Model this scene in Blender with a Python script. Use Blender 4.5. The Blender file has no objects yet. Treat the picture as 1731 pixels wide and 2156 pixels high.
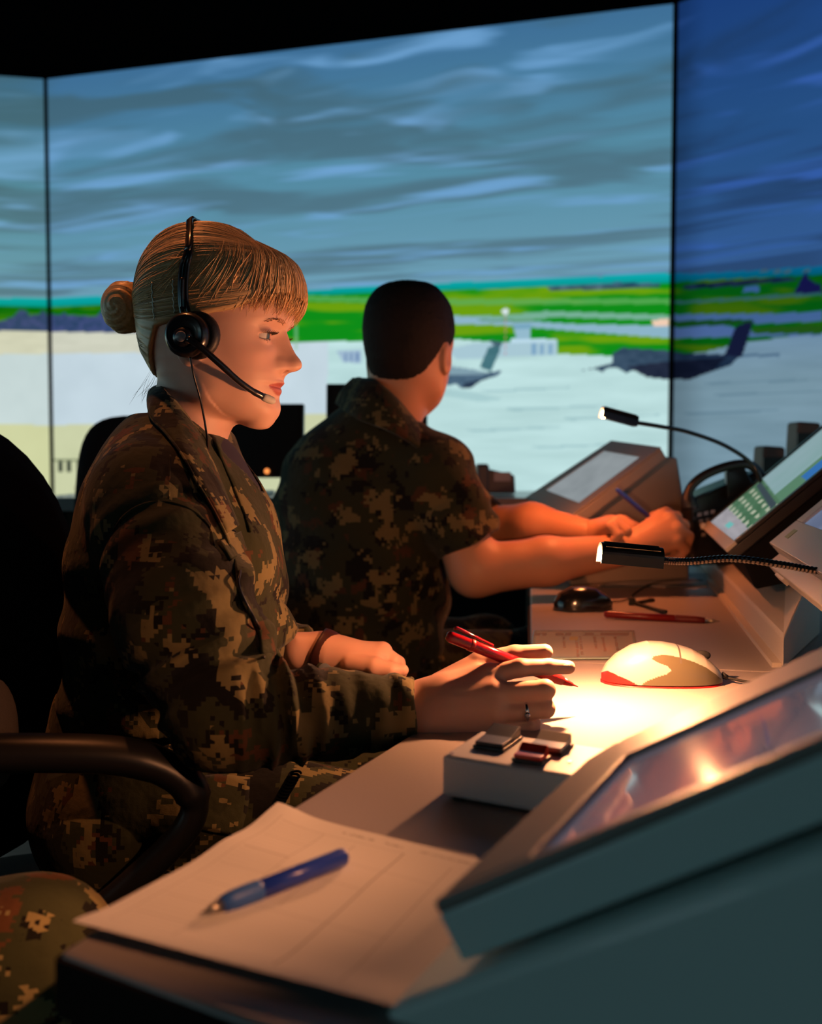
import bpy, math, random
import numpy as np
from mathutils import Vector, Matrix

R = math.radians
C = bpy.context.scene.collection
SC = bpy.context.scene
rng = np.random.RandomState(7)

# ------------------------------------------------------------------ camera
F = 2150.0                       # focal length in pixels of the 1731x2156 frame
CAMZ = 1.0
PITCH = math.atan((1078 - 975) / F)
CP, SP = math.cos(PITCH), math.sin(PITCH)
cam_d = bpy.data.cameras.new('camera')
cam = bpy.data.objects.new('camera', cam_d)
C.objects.link(cam)
cam.location = (0, 0, CAMZ)
cam.rotation_euler = (math.pi / 2 - PITCH, 0, 0)
cam_d.sensor_fit = 'HORIZONTAL'
cam_d.sensor_width = 28.9
cam_d.lens = F / 1731 * 28.9
cam_d.clip_start = 0.02
cam_d.dof.use_dof = True
cam_d.dof.focus_distance = 1.13
cam_d.dof.aperture_fstop = 4.6
SC.camera = cam

# ------------------------------------------------------------------ world, exposure
w = bpy.data.worlds.new('dark_room'); SC.world = w; w.use_nodes = True
w.node_tree.nodes['Background'].inputs[0].default_value = (0.0, 0.0, 0.0, 1)
w.node_tree.nodes['Background'].inputs[1].default_value = 0.0
SC.view_settings.view_transform = 'Standard'
SC.view_settings.look = 'None'
SC.view_settings.exposure = 0.0
SC.view_settings.gamma = 1.0
SC.view_settings.use_curve_mapping = False
SC.cycles.max_bounces = 6
SC.cycles.diffuse_bounces = 3
SC.cycles.glossy_bounces = 3
SC.cycles.transmission_bounces = 4
SC.cycles.caustics_reflective = False
SC.cycles.caustics_refractive = False
SC.cycles.sample_clamp_indirect = 3.0
SC.cycles.use_denoising = True
try: SC.cycles.denoiser = 'OPENIMAGEDENOISE'
except Exception: pass

def at(x, y, Y):
    """a pixel of the photograph at forward distance Y (metres)"""
    a = (x - 865.5) / F; b = -(y - 1078) / F
    dy = CP + b * SP; dz = -SP + b * CP
    k = Y / dy
    return Vector((a * k, Y, CAMZ + dz * k))
def onz(x, y, z=0.74):
    a = (x - 865.5) / F; b = -(y - 1078) / F
    dy = CP + b * SP; dz = -SP + b * CP
    k = (z - CAMZ) / dz
    return Vector((a * k, dy * k, z))
def onplane(x, y, o, n):
    a = (x - 865.5) / F; b = -(y - 1078) / F
    d = Vector((a, CP + b * SP, -SP + b * CP)); c = Vector((0, 0, CAMZ))
    return c + d * ((Vector(o) - c).dot(n) / d.dot(n))
def topix(X, Y, Z):
    zz = Z - CAMZ
    f = Y * CP - zz * SP; u = Y * SP + zz * CP
    return 865.5 + F * X / f, 1078 - F * u / f

# ------------------------------------------------------------------ materials
def lin(c):
    return tuple(((v / 255) / 12.92 if v / 255 <= .04045 else ((v / 255 + .055) / 1.055) ** 2.4) for v in c)
def srgb2lin(a):
    a = np.clip(a, 0, 255) / 255.0
    return np.where(a <= .04045, a / 12.92, ((a + .055) / 1.055) ** 2.4)
MATS = {}
def mat(name, col, rough=.5, metal=0, spec=.5, bump=0, bscale=200, var=0, coat=0, emit=None, es=1, trans=0, sss=0, attr=None, alpha=1, sheen=0):
    m = bpy.data.materials.new(name); m.use_nodes = True
    nt = m.node_tree; b = nt.nodes['Principled BSDF']
    b.inputs['Base Color'].default_value = (*col, 1)
    b.inputs['Roughness'].default_value = rough
    b.inputs['Metallic'].default_value = metal
    b.inputs['Specular IOR Level'].default_value = spec
    b.inputs['Coat Weight'].default_value = coat
    b.inputs['Coat Roughness'].default_value = .05
    b.inputs['Transmission Weight'].default_value = trans
    b.inputs['Sheen Weight'].default_value = sheen
    if sss:
        b.inputs['Subsurface Weight'].default_value = sss
        b.inputs['Subsurface Radius'].default_value = (1, .35, .2)
        b.inputs['Subsurface Scale'].default_value = .006
    if emit is not None:
        b.inputs['Emission Color'].default_value = (*emit, 1)
        b.inputs['Emission Strength'].default_value = es
    tc = nt.nodes.new('ShaderNodeTexCoord')
    if attr:
        at_ = nt.nodes.new('ShaderNodeAttribute'); at_.attribute_name = attr
        nt.links.new(at_.outputs['Color'], b.inputs['Base Color'])
    elif var:
        n = nt.nodes.new('ShaderNodeTexNoise'); n.inputs['Scale'].default_value = bscale
        n.inputs['Detail'].default_value = 4
        mx = nt.nodes.new('ShaderNodeMix'); mx.data_type = 'RGBA'
        mx.inputs['A'].default_value = (*[c * (1 - var) for c in col], 1)
        mx.inputs['B'].default_value = (*[min(1, c * (1 + var)) for c in col], 1)
        nt.links.new(tc.outputs['Object'], n.inputs['Vector'])
        nt.links.new(n.outputs['Fac'], mx.inputs['Factor'])
        nt.links.new(mx.outputs['Result'], b.inputs['Base Color'])
    if bump:
        n2 = nt.nodes.new('ShaderNodeTexNoise'); n2.inputs['Scale'].default_value = bscale * 2
        n2.inputs['Detail'].default_value = 3
        bp = nt.nodes.new('ShaderNodeBump'); bp.inputs['Strength'].default_value = bump
        bp.inputs['Distance'].default_value = .001
        nt.links.new(tc.outputs['Object'], n2.inputs['Vector'])
        nt.links.new(n2.outputs['Fac'], bp.inputs['Height'])
        nt.links.new(bp.outputs['Normal'], b.inputs['Normal'])
    MATS[name] = m
    return m

def camo(name, cell=.0045, gain=1.0):
    """pixelled woodland pattern: snapped object coordinates drive two noises"""
    m = bpy.data.materials.new(name); m.use_nodes = True
    nt = m.node_tree; b = nt.nodes['Principled BSDF']
    b.inputs['Roughness'].default_value = .85; b.inputs['Specular IOR Level'].default_value = .15
    b.inputs['Sheen Weight'].default_value = .1
    tc = nt.nodes.new('ShaderNodeTexCoord')
    sn = nt.nodes.new('ShaderNodeVectorMath'); sn.operation = 'SNAP'
    sn.inputs[1].default_value = (cell, cell, cell)
    nt.links.new(tc.outputs['Object'], sn.inputs[0])
    def band(scale, detail, off, lo, w=.5):
        ad = nt.nodes.new('ShaderNodeVectorMath'); ad.operation = 'ADD'; ad.inputs[1].default_value = off
        nt.links.new(sn.outputs[0], ad.inputs[0])
        n = nt.nodes.new('ShaderNodeTexNoise'); n.inputs['Scale'].default_value = scale
        n.inputs['Detail'].default_value = detail; n.inputs['Roughness'].default_value = .62
        nt.links.new(ad.outputs[0], n.inputs['Vector'])
        g = nt.nodes.new('ShaderNodeMath'); g.operation = 'GREATER_THAN'; g.inputs[1].default_value = lo
        nt.links.new(n.outputs['Fac'], g.inputs[0]); return g
    prev = None
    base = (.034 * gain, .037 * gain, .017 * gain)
    cols = [((.007, .006, .005), band(17, 4, (3, 1, 7), .535)),
            ((.085, .036, .016), band(24, 4, (9, 4, 2), .60)),
            ((.19, .15, .065), band(20, 4, (1, 8, 5), .565))]
    for c, g in cols:
        mx = nt.nodes.new('ShaderNodeMix'); mx.data_type = 'RGBA'
        if prev is None: mx.inputs['A'].default_value = (*base, 1)
        else: nt.links.new(prev, mx.inputs['A'])
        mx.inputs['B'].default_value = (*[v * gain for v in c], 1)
        nt.links.new(g.outputs[0], mx.inputs['Factor']); prev = mx.outputs['Result']
    nt.links.new(prev, b.inputs['Base Color'])
    wv = nt.nodes.new('ShaderNodeTexNoise'); wv.inputs['Scale'].default_value = 900
    bp = nt.nodes.new('ShaderNodeBump'); bp.inputs['Strength'].default_value = .25; bp.inputs['Distance'].default_value = .0006
    nt.links.new(tc.outputs['Object'], wv.inputs['Vector']); nt.links.new(wv.outputs['Fac'], bp.inputs['Height'])
    n3 = nt.nodes.new('ShaderNodeTexNoise'); n3.inputs['Scale'].default_value = 28; n3.inputs['Detail'].default_value = 3
    b3 = nt.nodes.new('ShaderNodeBump'); b3.inputs['Strength'].default_value = .5; b3.inputs['Distance'].default_value = .008
    nt.links.new(tc.outputs['Object'], n3.inputs['Vector']); nt.links.new(n3.outputs['Fac'], b3.inputs['Height'])
    nt.links.new(bp.outputs['Normal'], b3.inputs['Normal'])
    nt.links.new(b3.outputs['Normal'], b.inputs['Normal'])
    return m

def emit_attr(name, strength=1.0):
    m = bpy.data.materials.new(name); m.use_nodes = True; nt = m.node_tree
    nt.nodes.remove(nt.nodes['Principled BSDF'])
    e = nt.nodes.new('ShaderNodeEmission'); a = nt.nodes.new('ShaderNodeAttribute'); a.attribute_name = 'Col'
    e.inputs['Strength'].default_value = strength
    nt.links.new(a.outputs['Color'], e.inputs['Color'])
    nt.links.new(e.outputs[0], nt.nodes['Material Output'].inputs[0])
    return m

# ------------------------------------------------------------------ object helpers
def tag(o, label=None, cat=None, group=None, kind=None):
    if label: o['label'] = label
    if cat: o['category'] = cat
    if group: o['group'] = group
    if kind: o['kind'] = kind
    return o
def empty(name, loc, label=None, cat=None, group=None):
    o = bpy.data.objects.new(name, None); C.objects.link(o); o.location = loc
    o.empty_display_size = .02
    return tag(o, label, cat, group)
def adopt(o, parent):
    o.parent = parent
    off = Vector(parent.location) if parent.parent is None else Vector((0, 0, 0))
    o.matrix_parent_inverse = Matrix.Translation(-off)
    return o
def mkobj(name, verts, faces, m=None, parent=None, smooth=False, cols=None, bevel=0, subd=0, solid=0, uvlike=None):
    me = bpy.data.meshes.new(name)
    if isinstance(verts, np.ndarray):
        nv, nf = len(verts), len(faces)
        faces = np.asarray(faces, dtype=np.int32)
        k = faces.shape[1]
        me.vertices.add(nv); me.vertices.foreach_set('co', verts.astype(np.float32).ravel())
        me.loops.add(nf * k); me.loops.foreach_set('vertex_index', faces.ravel())
        me.polygons.add(nf); me.polygons.foreach_set('loop_start', np.arange(0, nf * k, k, dtype=np.int32))
        try: me.polygons.foreach_set('loop_total', np.full(nf, k, dtype=np.int32))
        except Exception: pass
        me.update(calc_edges=True); me.validate()
    else:
        me.from_pydata([tuple(v) for v in verts], [], faces); me.update()
    if cols is not None:
        ca = me.color_attributes.new('Col', 'FLOAT_COLOR', 'POINT')
        c4 = np.ones((len(me.vertices), 4), dtype=np.float32); c4[:, :3] = cols
        ca.data.foreach_set('color', c4.ravel())
    if smooth:
        me.polygons.foreach_set('use_smooth', np.ones(len(me.polygons), dtype=bool))
    o = bpy.data.objects.new(name, me); C.objects.link(o)
    if m: me.materials.append(m)
    if solid:
        md = o.modifiers.new('thickness', 'SOLIDIFY'); md.thickness = solid; md.offset = 0
    if bevel:
        md = o.modifiers.new('bevel', 'BEVEL'); md.width = bevel; md.segments = 3; md.limit_method = 'ANGLE'; md.angle_limit = R(40)
        md.harden_normals = False
        if not smooth: me.polygons.foreach_set('use_smooth', np.zeros(len(me.polygons), dtype=bool))
    if subd:
        md = o.modifiers.new('smooth', 'SUBSURF'); md.levels = subd; md.render_levels = subd
    if parent is not None: adopt(o, parent)
    return o

class MB:
    def __init__(s): s.v = []; s.f = []
    def add(s, vs, fs):
        n = len(s.v); s.v += [Vector(v) for v in vs]; s.f += [tuple(i + n for i in f) for f in fs]; return s
    def prism(s, poly, ext):
        """closed prism: polygon of 3-D points pushed along ext"""
        n = len(poly); ext = Vector(ext)
        vs = [Vector(p) for p in poly] + [Vector(p) + ext for p in poly]
        fs = [tuple(range(n))[::-1], tuple(range(n, 2 * n))] + [(i, (i + 1) % n, n + (i + 1) % n, n + i) for i in range(n)]
        return s.add(vs, fs)
    def box(s, o, a, b, c):
        """box with corner o and three edge vectors"""
        o, a, b, c = map(Vector, (o, a, b, c))
        return s.prism([o, o + a, o + a + b, o + b], c)
    def tube(s, pts, rads, n=10, caps=True, flat=None):
        pts = [Vector(p) for p in pts]
        if not hasattr(rads, '__len__'): rads = [rads] * len(pts)
        rings = []; up = Vector((0, 0, 1)); prev = None
        for i, p in enumerate(pts):
            t = (pts[min(i + 1, len(pts) - 1)] - pts[max(i - 1, 0)])
            if t.length < 1e-9: t = Vector((0, 0, 1))
            t.normalize()
            if prev is None:
                a = t.cross(up)
                if a.length < .1: a = t.cross(Vector((1, 0, 0)))
            else: a = prev - t * prev.dot(t)
            a.normalize(); b = t.cross(a); prev = a
            rings.append([p + (a * math.cos(2 * math.pi * k / n) + b * math.sin(2 * math.pi * k / n) * (flat or 1)) * rads[i] for k in range(n)])
        vs = [q for r in rings for q in r]; fs = []
        for i in range(len(pts) - 1):
            for k in range(n):
                fs.append((i * n + k, i * n + (k + 1) % n, (i + 1) * n + (k + 1) % n, (i + 1) * n + k))
        if caps:
            fs.append(tuple(range(n))[::-1]); fs.append(tuple(range((len(pts) - 1) * n, len(pts) * n)))
        return s.add(vs, fs)
    def build(s, name, m=None, parent=None, **k):
        return mkobj(name, s.v, s.f, m, parent, **k)

def bez(pts, n):
    """smooth curve through points (Catmull-Rom)"""
    P = [Vector(p) for p in pts]; P = [P[0] * 2 - P[1]] + P + [P[-1] * 2 - P[-2]]
    out = []; seg = len(P) - 3
    for i in range(n + 1):
        u = i / n * seg; k = min(int(u), seg - 1); t = u - k
        a, b, c, d = P[k:k + 4]
        out.append(.5 * ((2 * b) + (c - a) * t + (2 * a - 5 * b + 4 * c - d) * t * t + (-a + 3 * b - 3 * c + d) * t ** 3))
    return out

def grid_sheet(name, fn, nu, nv, colfn=None, m=None, parent=None, solid=0, smooth=True):
    """fn(u,v)->(...,3) on a regular grid, colfn(u,v)->(...,3) linear colours"""
    u, v = np.meshgrid(np.linspace(0, 1, nu), np.linspace(0, 1, nv), indexing='ij')
    P = fn(u, v).reshape(-1, 3)
    idx = np.arange(nu * nv).reshape(nu, nv)
    q = np.stack([idx[:-1, :-1], idx[1:, :-1], idx[1:, 1:], idx[:-1, 1:]], -1).reshape(-1, 4)
    cols = colfn(u, v).reshape(-1, 3) if colfn else None
    return mkobj(name, P, q, m, parent, smooth=smooth, cols=cols, solid=solid)
def quadfn(A, B, Cc, D):
    """corners at (0,0) (1,0) (1,1) (0,1)"""
    A, B, Cc, D = [np.array(p) for p in (A, B, Cc, D)]
    return lambda u, v: (A * ((1 - u) * (1 - v))[..., None] + B * (u * (1 - v))[..., None] + Cc * (u * v)[..., None] + D * ((1 - u) * v)[..., None])

# ------------------------------------------------------------------ noise
LAT = rng.rand(64, 64).astype(np.float32)
def vn2(x, y):
    xi = np.floor(x).astype(int); yi = np.floor(y).astype(int)
    fx = x - xi; fy = y - yi; fx = fx * fx * (3 - 2 * fx); fy = fy * fy * (3 - 2 * fy)
    a = LAT[xi % 64, yi % 64]; b = LAT[(xi + 1) % 64, yi % 64]; c = LAT[xi % 64, (yi + 1) % 64]; d = LAT[(xi + 1) % 64, (yi + 1) % 64]
    return (a * (1 - fx) + b * fx) * (1 - fy) + (c * (1 - fx) + d * fx) * fy
def fbm2(x, y, o=4):
    s = 0; a = .5; t = 0
    for i in range(o):
        s = s + a * vn2(x * 2 ** i + 13.7 * i, y * 2 ** i + 7.1 * i); t += a; a *= .5
    return s / t

# ------------------------------------------------------------------ implicit surfaces
def smin(a, b, k):
    h = np.clip(.5 + .5 * (b - a) / k, 0, 1)
    return b * (1 - h) + a * h - k * h * (1 - h)
def smax(a, b, k): return -smin(-a, -b, k)
def sstep(a, b, x):
    t = np.clip((x - a) / (b - a), 0, 1); return t * t * (3 - 2 * t)
def cone(p, a, b, ra, rb, ax=None, k=1.0, fold=None):
    """tapered capsule; ax,k: flattened by dividing the component along ax by k"""
    a = np.array(a, float); b = np.array(b, float); ba = b - a
    X, Y, Z = p[0] - a[0], p[1] - a[1], p[2] - a[2]
    t = np.clip((X * ba[0] + Y * ba[1] + Z * ba[2]) / (ba @ ba), 0, 1)
    dx, dy, dz = X - t * ba[0], Y - t * ba[1], Z - t * ba[2]
    if ax is not None:
        s = (dx * ax[0] + dy * ax[1] + dz * ax[2]) * (1 / k - 1)
        dx, dy, dz = dx + s * ax[0], dy + s * ax[1], dz + s * ax[2]
    r = ra + (rb - ra) * t
    if fold is not None: r = r + fold(t, dx, dy, dz)
    return np.sqrt(dx * dx + dy * dy + dz * dz) - r
def chain(p, pts, rads, kk=.01, ax=None, k=1.0, fold=None):
    d = None
    for i in range(len(pts) - 1):
        c = cone(p, pts[i], pts[i + 1], rads[i], rads[i + 1], ax, k, fold)
        d = c if d is None else smin(d, c, kk)
    return d
def ell(p, c, r):
    X, Y, Z = (p[0] - c[0]) / r[0], (p[1] - c[1]) / r[1], (p[2] - c[2]) / r[2]
    return (np.sqrt(X * X + Y * Y + Z * Z) - 1) * min(r)

def nets(fn, lo, hi, h):
    """naive surface nets of fn<0 on a grid; returns verts, quads"""
    ax = [np.arange(lo[i], hi[i] + h, h) for i in range(3)]
    p = (ax[0][:, None, None], ax[1][None, :, None], ax[2][None, None, :])
    Fv = np.asarray(fn(p), dtype=np.float32)
    Fv = np.broadcast_to(Fv, tuple(len(a) for a in ax)).copy()
    Fv[0] = Fv[-1] = 1e-3; Fv[:, 0] = Fv[:, -1] = 1e-3; Fv[:, :, 0] = Fv[:, :, -1] = 1e-3
    S = Fv < 0
    nx, ny, nz = Fv.shape
    cnt = np.zeros((nx - 1, ny - 1, nz - 1), np.uint8)
    for i in (0, 1):
        for j in (0, 1):
            for k in (0, 1):
                cnt += S[i:nx - 1 + i, j:ny - 1 + j, k:nz - 1 + k]
    act = (cnt > 0) & (cnt < 8)
    ci, cj, ck = np.nonzero(act)
    vid = np.full(act.shape, -1, np.int32); vid[ci, cj, ck] = np.arange(len(ci))
    corners = [(i, j, k) for i in (0, 1) for j in (0, 1) for k in (0, 1)]
    V = {c: Fv[ci + c[0], cj + c[1], ck + c[2]] for c in corners}
    acc = np.zeros((len(ci), 3)); n = np.zeros(len(ci))
    for a in corners:
        for d in range(3):
            if a[d]: continue
            b = list(a); b[d] = 1; b = tuple(b)
            fa, fb = V[a], V[b]; m = (fa < 0) != (fb < 0)
            t = np.where(m, fa / np.where(np.abs(fa - fb) < 1e-12, 1, fa - fb), 0)
            pos = np.zeros((len(ci), 3)); pos[:] = a; pos[:, d] += t
            acc += pos * m[:, None]; n += m
    P = acc / n[:, None] + np.stack([ci, cj, ck], 1)
    P = P * h + np.array([ax[0][0], ax[1][0], ax[2][0]])
    quads = []
    for d in range(3):
        e1, e2 = (d + 1) % 3, (d + 2) % 3
        sl0 = [slice(None)] * 3; sl1 = [slice(None)] * 3
        sl0[d] = slice(0, -1); sl1[d] = slice(1, None)
        for e in (e1, e2): sl0[e] = slice(1, -1); sl1[e] = slice(1, -1)
        s0 = S[tuple(sl0)]; s1 = S[tuple(sl1)]
        I = np.stack(np.nonzero(s0 != s1), 1)
        if len(I) == 0: continue
        flip = s0[I[:, 0], I[:, 1], I[:, 2]]
        I = I.copy(); I[:, e1] += 1; I[:, e2] += 1
        def g(o1, o2):
            J = I.copy(); J[:, e1] -= o1; J[:, e2] -= o2
            return vid[J[:, 0], J[:, 1], J[:, 2]]
        q = np.stack([g(1, 1), g(0, 1), g(0, 0), g(1, 0)], 1)
        q[~flip] = q[~flip][:, ::-1]
        quads.append(q)
    q = np.concatenate(quads)
    q = q[(q >= 0).all(1)]
    return P, q
def join(*vq):
    vs, qs, n = [], [], 0
    for v, q in vq: vs.append(v); qs.append(q + n); n += len(v)
    return np.concatenate(vs), np.concatenate(qs)
def relax(v, q, it=1, lam=.5):
    """laplacian smoothing of a quad mesh"""
    for _ in range(it):
        s = np.zeros_like(v); n = np.zeros(len(v))
        for a, b in ((0, 1), (1, 2), (2, 3), (3, 0)):
            np.add.at(s, q[:, a], v[q[:, b]]); np.add.at(n, q[:, a], 1)
            np.add.at(s, q[:, b], v[q[:, a]]); np.add.at(n, q[:, b], 1)
        v = v + lam * (s / np.maximum(n, 1)[:, None] - v)
    return v
# ================================================================== materials of the room
M_black = mat('matt_black', (.006, .006, .007), .9, spec=.1)
M_wall = mat('black_wall_paint', (.004, .004, .005), .95, spec=.05, bump=.1)
M_ceil = mat('black_ceiling_tile', (.004, .004, .005), .95, spec=.05, bump=.1)
M_carpet = mat('dark_carpet', (.02, .018, .02), .95, bump=.6, bscale=400, var=.4)
M_desk = mat('grey_laminate', (.36, .32, .31), .42, spec=.4, bump=.05, bscale=500, var=.12)
M_deskedge = mat('dark_edge_band', (.018, .011, .009), .8, spec=.1, bump=.1)
M_beige = mat('warm_grey_powder_coat', (.27, .255, .24), .5, bump=.12, bscale=700, var=.06)
M_plastic = mat('black_plastic', (.012, .012, .014), .38, bump=.05)
M_fabric = mat('charcoal_chair_fabric', (.014, .013, .016), .95, bump=.8, bscale=900, var=.5, spec=.1)
M_paper = mat('printed_paper', (.7, .68, .66), .7, attr='Col', spec=.3)
M_chrome = mat('chrome', (.7, .7, .72), .2, metal=1)
M_rubber = mat('black_rubber', (.01, .01, .01), .7)

# ================================================================== ring of projection screens
NS = 13
HORZ = 1.846; STOP = 3.0; SBOT = 0.60
SL = Vector((-1.907, 5.43, 0)); SR = Vector((1.155, 4.55, 0))
chord = (SR - SL).length
dirc = (SR - SL).normalized(); nrm_in = Vector((dirc.y, -dirc.x, 0))   # towards the viewer
step = 2 * math.pi / NS
Rad = chord / 2 / math.sin(step / 2)
ringc = (SL + SR) / 2 + nrm_in * math.sqrt(Rad ** 2 - (chord / 2) ** 2)
ang0 = math.atan2(SL.y - ringc.y, SL.x - ringc.x)                       # angle of the left seam
def seam(i):  # seam(0)= left seam of the centre screen, seam(1)= its right seam
    a = ang0 - i * step
    return Vector((ringc.x + Rad * math.cos(a), ringc.y + Rad * math.sin(a), 0))

def mixc(a, b, t):
    t = np.clip(t, 0, 1)[..., None]; return a * (1 - t) + b * t
def inpoly(x, y, poly):
    ins = np.zeros(x.shape, bool); n = len(poly)
    for i in range(n):
        x0, y0 = poly[i]; x1, y1 = poly[(i + 1) % n]
        if y0 == y1: continue
        c = ((y0 > y) != (y1 > y)) & (x < (x1 - x0) * (y - y0) / (y1 - y0) + x0)
        ins ^= c
    return ins
def A3(*c): return np.array(c, float)
def paint_scene(arc, Z, px, py, view, panel):
    """colour of the projected airfield; arc = metres along the ring, Z height"""
    col = np.zeros(arc.shape + (3,))
    e = np.maximum(Z - HORZ, 0) + .16
    skyt = np.clip((Z - HORZ) / (STOP - HORZ), 0, 1)
    base = mixc(A3(110, 158, 180) + 0 * col, A3(84, 138, 162) + 0 * col, skyt * 2.2)
    base = mixc(base, A3(62, 110, 150) + 0 * col, (skyt - .5) * 2)
    U = arc * 1.35; V = np.log(e) * 6.5
    warp = fbm2(U * .8 + 3, V * .7 + 9, 3) - .5
    n = fbm2(U * .75 + warp * 1.5 + 20, V * 1.1 + warp * 1.5 + 5, 4)
    n2 = fbm2(U * 1.3 + 41 + warp * 1.5, V * 1.9 + 17 + warp * 2, 3)
    base = mixc(base, A3(62, 96, 112) + 22 * (1 - skyt[..., None]) + 0 * col, sstep(.60, .30, n) * .8)
    base = mixc(base, A3(112, 164, 212) + 0 * col, sstep(.50, .86, n2) * .9)
    col[:] = base
    # distant teal ridge
    hz = HORZ + .012 * np.sin(arc * 1.7 + 1) + .02 * fbm2(arc * 2, arc * 0, 3)
    rz = hz + .012
    if view: pass
    col = np.where((Z < rz + .02)[..., None], mixc(A3(30, 165, 170) + 0 * col, A3(10, 175, 165) + 0 * col, vn2(arc * 3, Z * 9)), col)
    # grass
    gz = HORZ - .035
    grass = mixc(A3(22, 140, 28) + 0 * col, A3(92, 158, 22) + 0 * col, sstep(.45, .7, fbm2(arc * 2.2, Z * 26, 4)))
    col = np.where((Z < gz)[..., None], grass, col)
    col = np.where((Z < HORZ - .30)[..., None], A3(186, 214, 222) + 8 * (fbm2(arc * 2, Z * 22, 4)[..., None] - .5), col)
    if view:
        X, Y = px, py
        def line(x): return np.interp(X, [0, 110, 620, 940, 1400, 1480, 1731], x)
        hzt = line([628, 627, 612, 596, 574, 576, 560]) + 4 * (fbm2(X / 60, X * 0, 3) - .5)
        hzb = line([645, 646, 622, 611, 596, 590, 578])
        sky = Y < hzt
        ridge = (Y >= hzt) & (Y < hzb)
        apron = line([697, 700, 722, 712, 752, 742, 700])
        apron = np.where(X > 1174, np.interp(X, [1174, 1300, 1410, 1480, 1560, 1731], [745, 750, 748, 742, 722, 700]), apron)
        apron = np.where((X < 420), np.interp(X, [0, 420], [697, 703]), apron)
        c = base.copy()
        c = np.where(ridge[..., None], mixc(A3(0, 150, 140) + 0 * c, A3(20, 175, 190) + 0 * c, (hzb - Y) / 25), c)
        g = mixc(A3(14, 140, 24) + 0 * c, A3(108, 160, 14) + 0 * c, sstep(.44, .64, fbm2(X / 170, Y / 17, 4)))
        dark = (X < 330)[..., None]
        g = np.where(dark, mixc(A3(8, 105, 10) + 0 * c, A3(70, 130, 10) + 0 * c, sstep(.4, .7, fbm2(X / 60, Y / 9, 4))), g)
        c = np.where(((Y >= hzb) & (Y < apron))[..., None], g, c)
        # apron
        ap = A3(188, 222, 222) + 26 * (fbm2(X / 130 + Y / 200, Y / 16, 4)[..., None] - .55)
        ap = np.where((X < 690)[..., None], A3(196, 214, 224) + 12 * (fbm2(X / 60, Y / 60, 3)[..., None] - .5), ap)
        c = np.where((Y >= apron)[..., None], ap, c)
        def put(poly, colr, a=1.0, tex=0):
            nonlocal c
            m = inpoly(X, Y, poly)[..., None]
            cc = A3(*colr) + (tex * (fbm2(X / 18, Y / 10, 3)[..., None] - .5) if tex else 0)
            c = np.where(m, c * (1 - a) + cc * a, c)
        # taxiways of the middle screen
        put([(620, 622), (940, 630), (1412, 628), (1412, 640), (940, 642), (620, 633)], (95, 170, 90), .8)
        put([(950, 668), (1060, 664), (1150, 655), (1412, 663), (1412, 675), (1180, 668), (1060, 676), (950, 676)], (118, 175, 150))
        put([(950, 664), (1010, 668), (1200, 682), (1412, 686), (1412, 712), (1250, 700), (1050, 684), (950, 682)], (140, 180, 200))
        put([(1000, 672), (1120, 673), (1130, 678), (1020, 677)], (95, 150, 110))
        # far wood line
        put([(1150, 604), (1200, 600), (1270, 598), (1300, 594), (1390, 597), (1390, 604), (1250, 610), (1160, 612)], (62, 82, 118), .85, 90)
        put([(1372, 674), (1408, 672), (1408, 686), (1376, 686)], (240, 205, 180))
        # terminal
        put([(1000, 722), (1174, 716), (1174, 748), (960, 756), (940, 735)], (168, 200, 212))
        put([(1075, 712), (1170, 714), (1172, 720), (1075, 722)], (190, 220, 236))
        for x0 in (1120, 1136, 1155): put([(x0, 724), (x0 + 9, 724), (x0 + 9, 746), (x0, 747)], (125, 165, 196))
        put([(1083, 690), (1118, 688), (1116, 714), (1086, 714)], (148, 186, 205))
        put([(1080, 684), (1120, 682), (1120, 691), (1080, 692)], (118, 165, 190))
        for k in range(8): put([(1062, 664 + k * 11), (1066, 664 + k * 11), (1066, 669 + k * 11), (1062, 669 + k * 11)], (205, 120, 130))
        put([(1057 + 8 * math.cos(a), 655 + 8 * math.sin(a)) for a in np.linspace(0, 6.28, 12)] if False else [(1064 + 8 * math.cos(a), 656 + 7 * math.sin(a)) for a in np.linspace(0, 6.1, 10)], (215, 228, 232))
        # left-hand strip
        if True:
            xx = X < 335
            tz = np.interp(X, [0, 60, 110, 240, 335], [676, 664, 662, 668, 672]) - 12 * np.maximum(0, fbm2(X / 22, X * 0, 2) - .45) * 4
            m = (xx & (Y > tz) & (Y < apron))[..., None]
            c = np.where(m, mixc(A3(34, 62, 90) + 0 * c, A3(78, 84, 138) + 0 * c, fbm2(X / 10, Y / 7, 3)), c)
            m = (xx & (Y >= apron) & (Y < np.interp(X, [0, 335], [746, 742])))[..., None]
            c = np.where(m, A3(206, 208, 190) + 14 * (fbm2(X / 30, Y / 9, 3)[..., None] - .5), c)
            m = ((X < 760) & (Y > np.interp(X, [0, 110, 640, 760], [892, 896, 872, 870])))[..., None]
            c = np.where(m, A3(202, 208, 168) + 8 * (fbm2(X / 40, Y / 40, 3)[..., None] - .5), c)
            for x0 in (122, 140, 161, 182, 196): put([(x0, 970), (x0 + 10, 970), (x0 + 10, 993), (x0, 993)], (52, 62, 52))
            put([(112, 966), (210, 966), (210, 970), (112, 970)], (120, 130, 100))
            put([(158, 1024), (172, 1022), (176, 1034), (160, 1036)], (110, 76, 50))
        put([(708, 738), (760, 736), (760, 764), (724, 764)], (160, 186, 208))
        for x0 in (726, 738, 750): put([(x0, 742), (x0 + 5, 742), (x0 + 5, 762), (x0, 760)], (110, 140, 180))
        put([(620, 684), (627, 684), (628, 738), (621, 738)], (150, 190, 160), .6)
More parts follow.
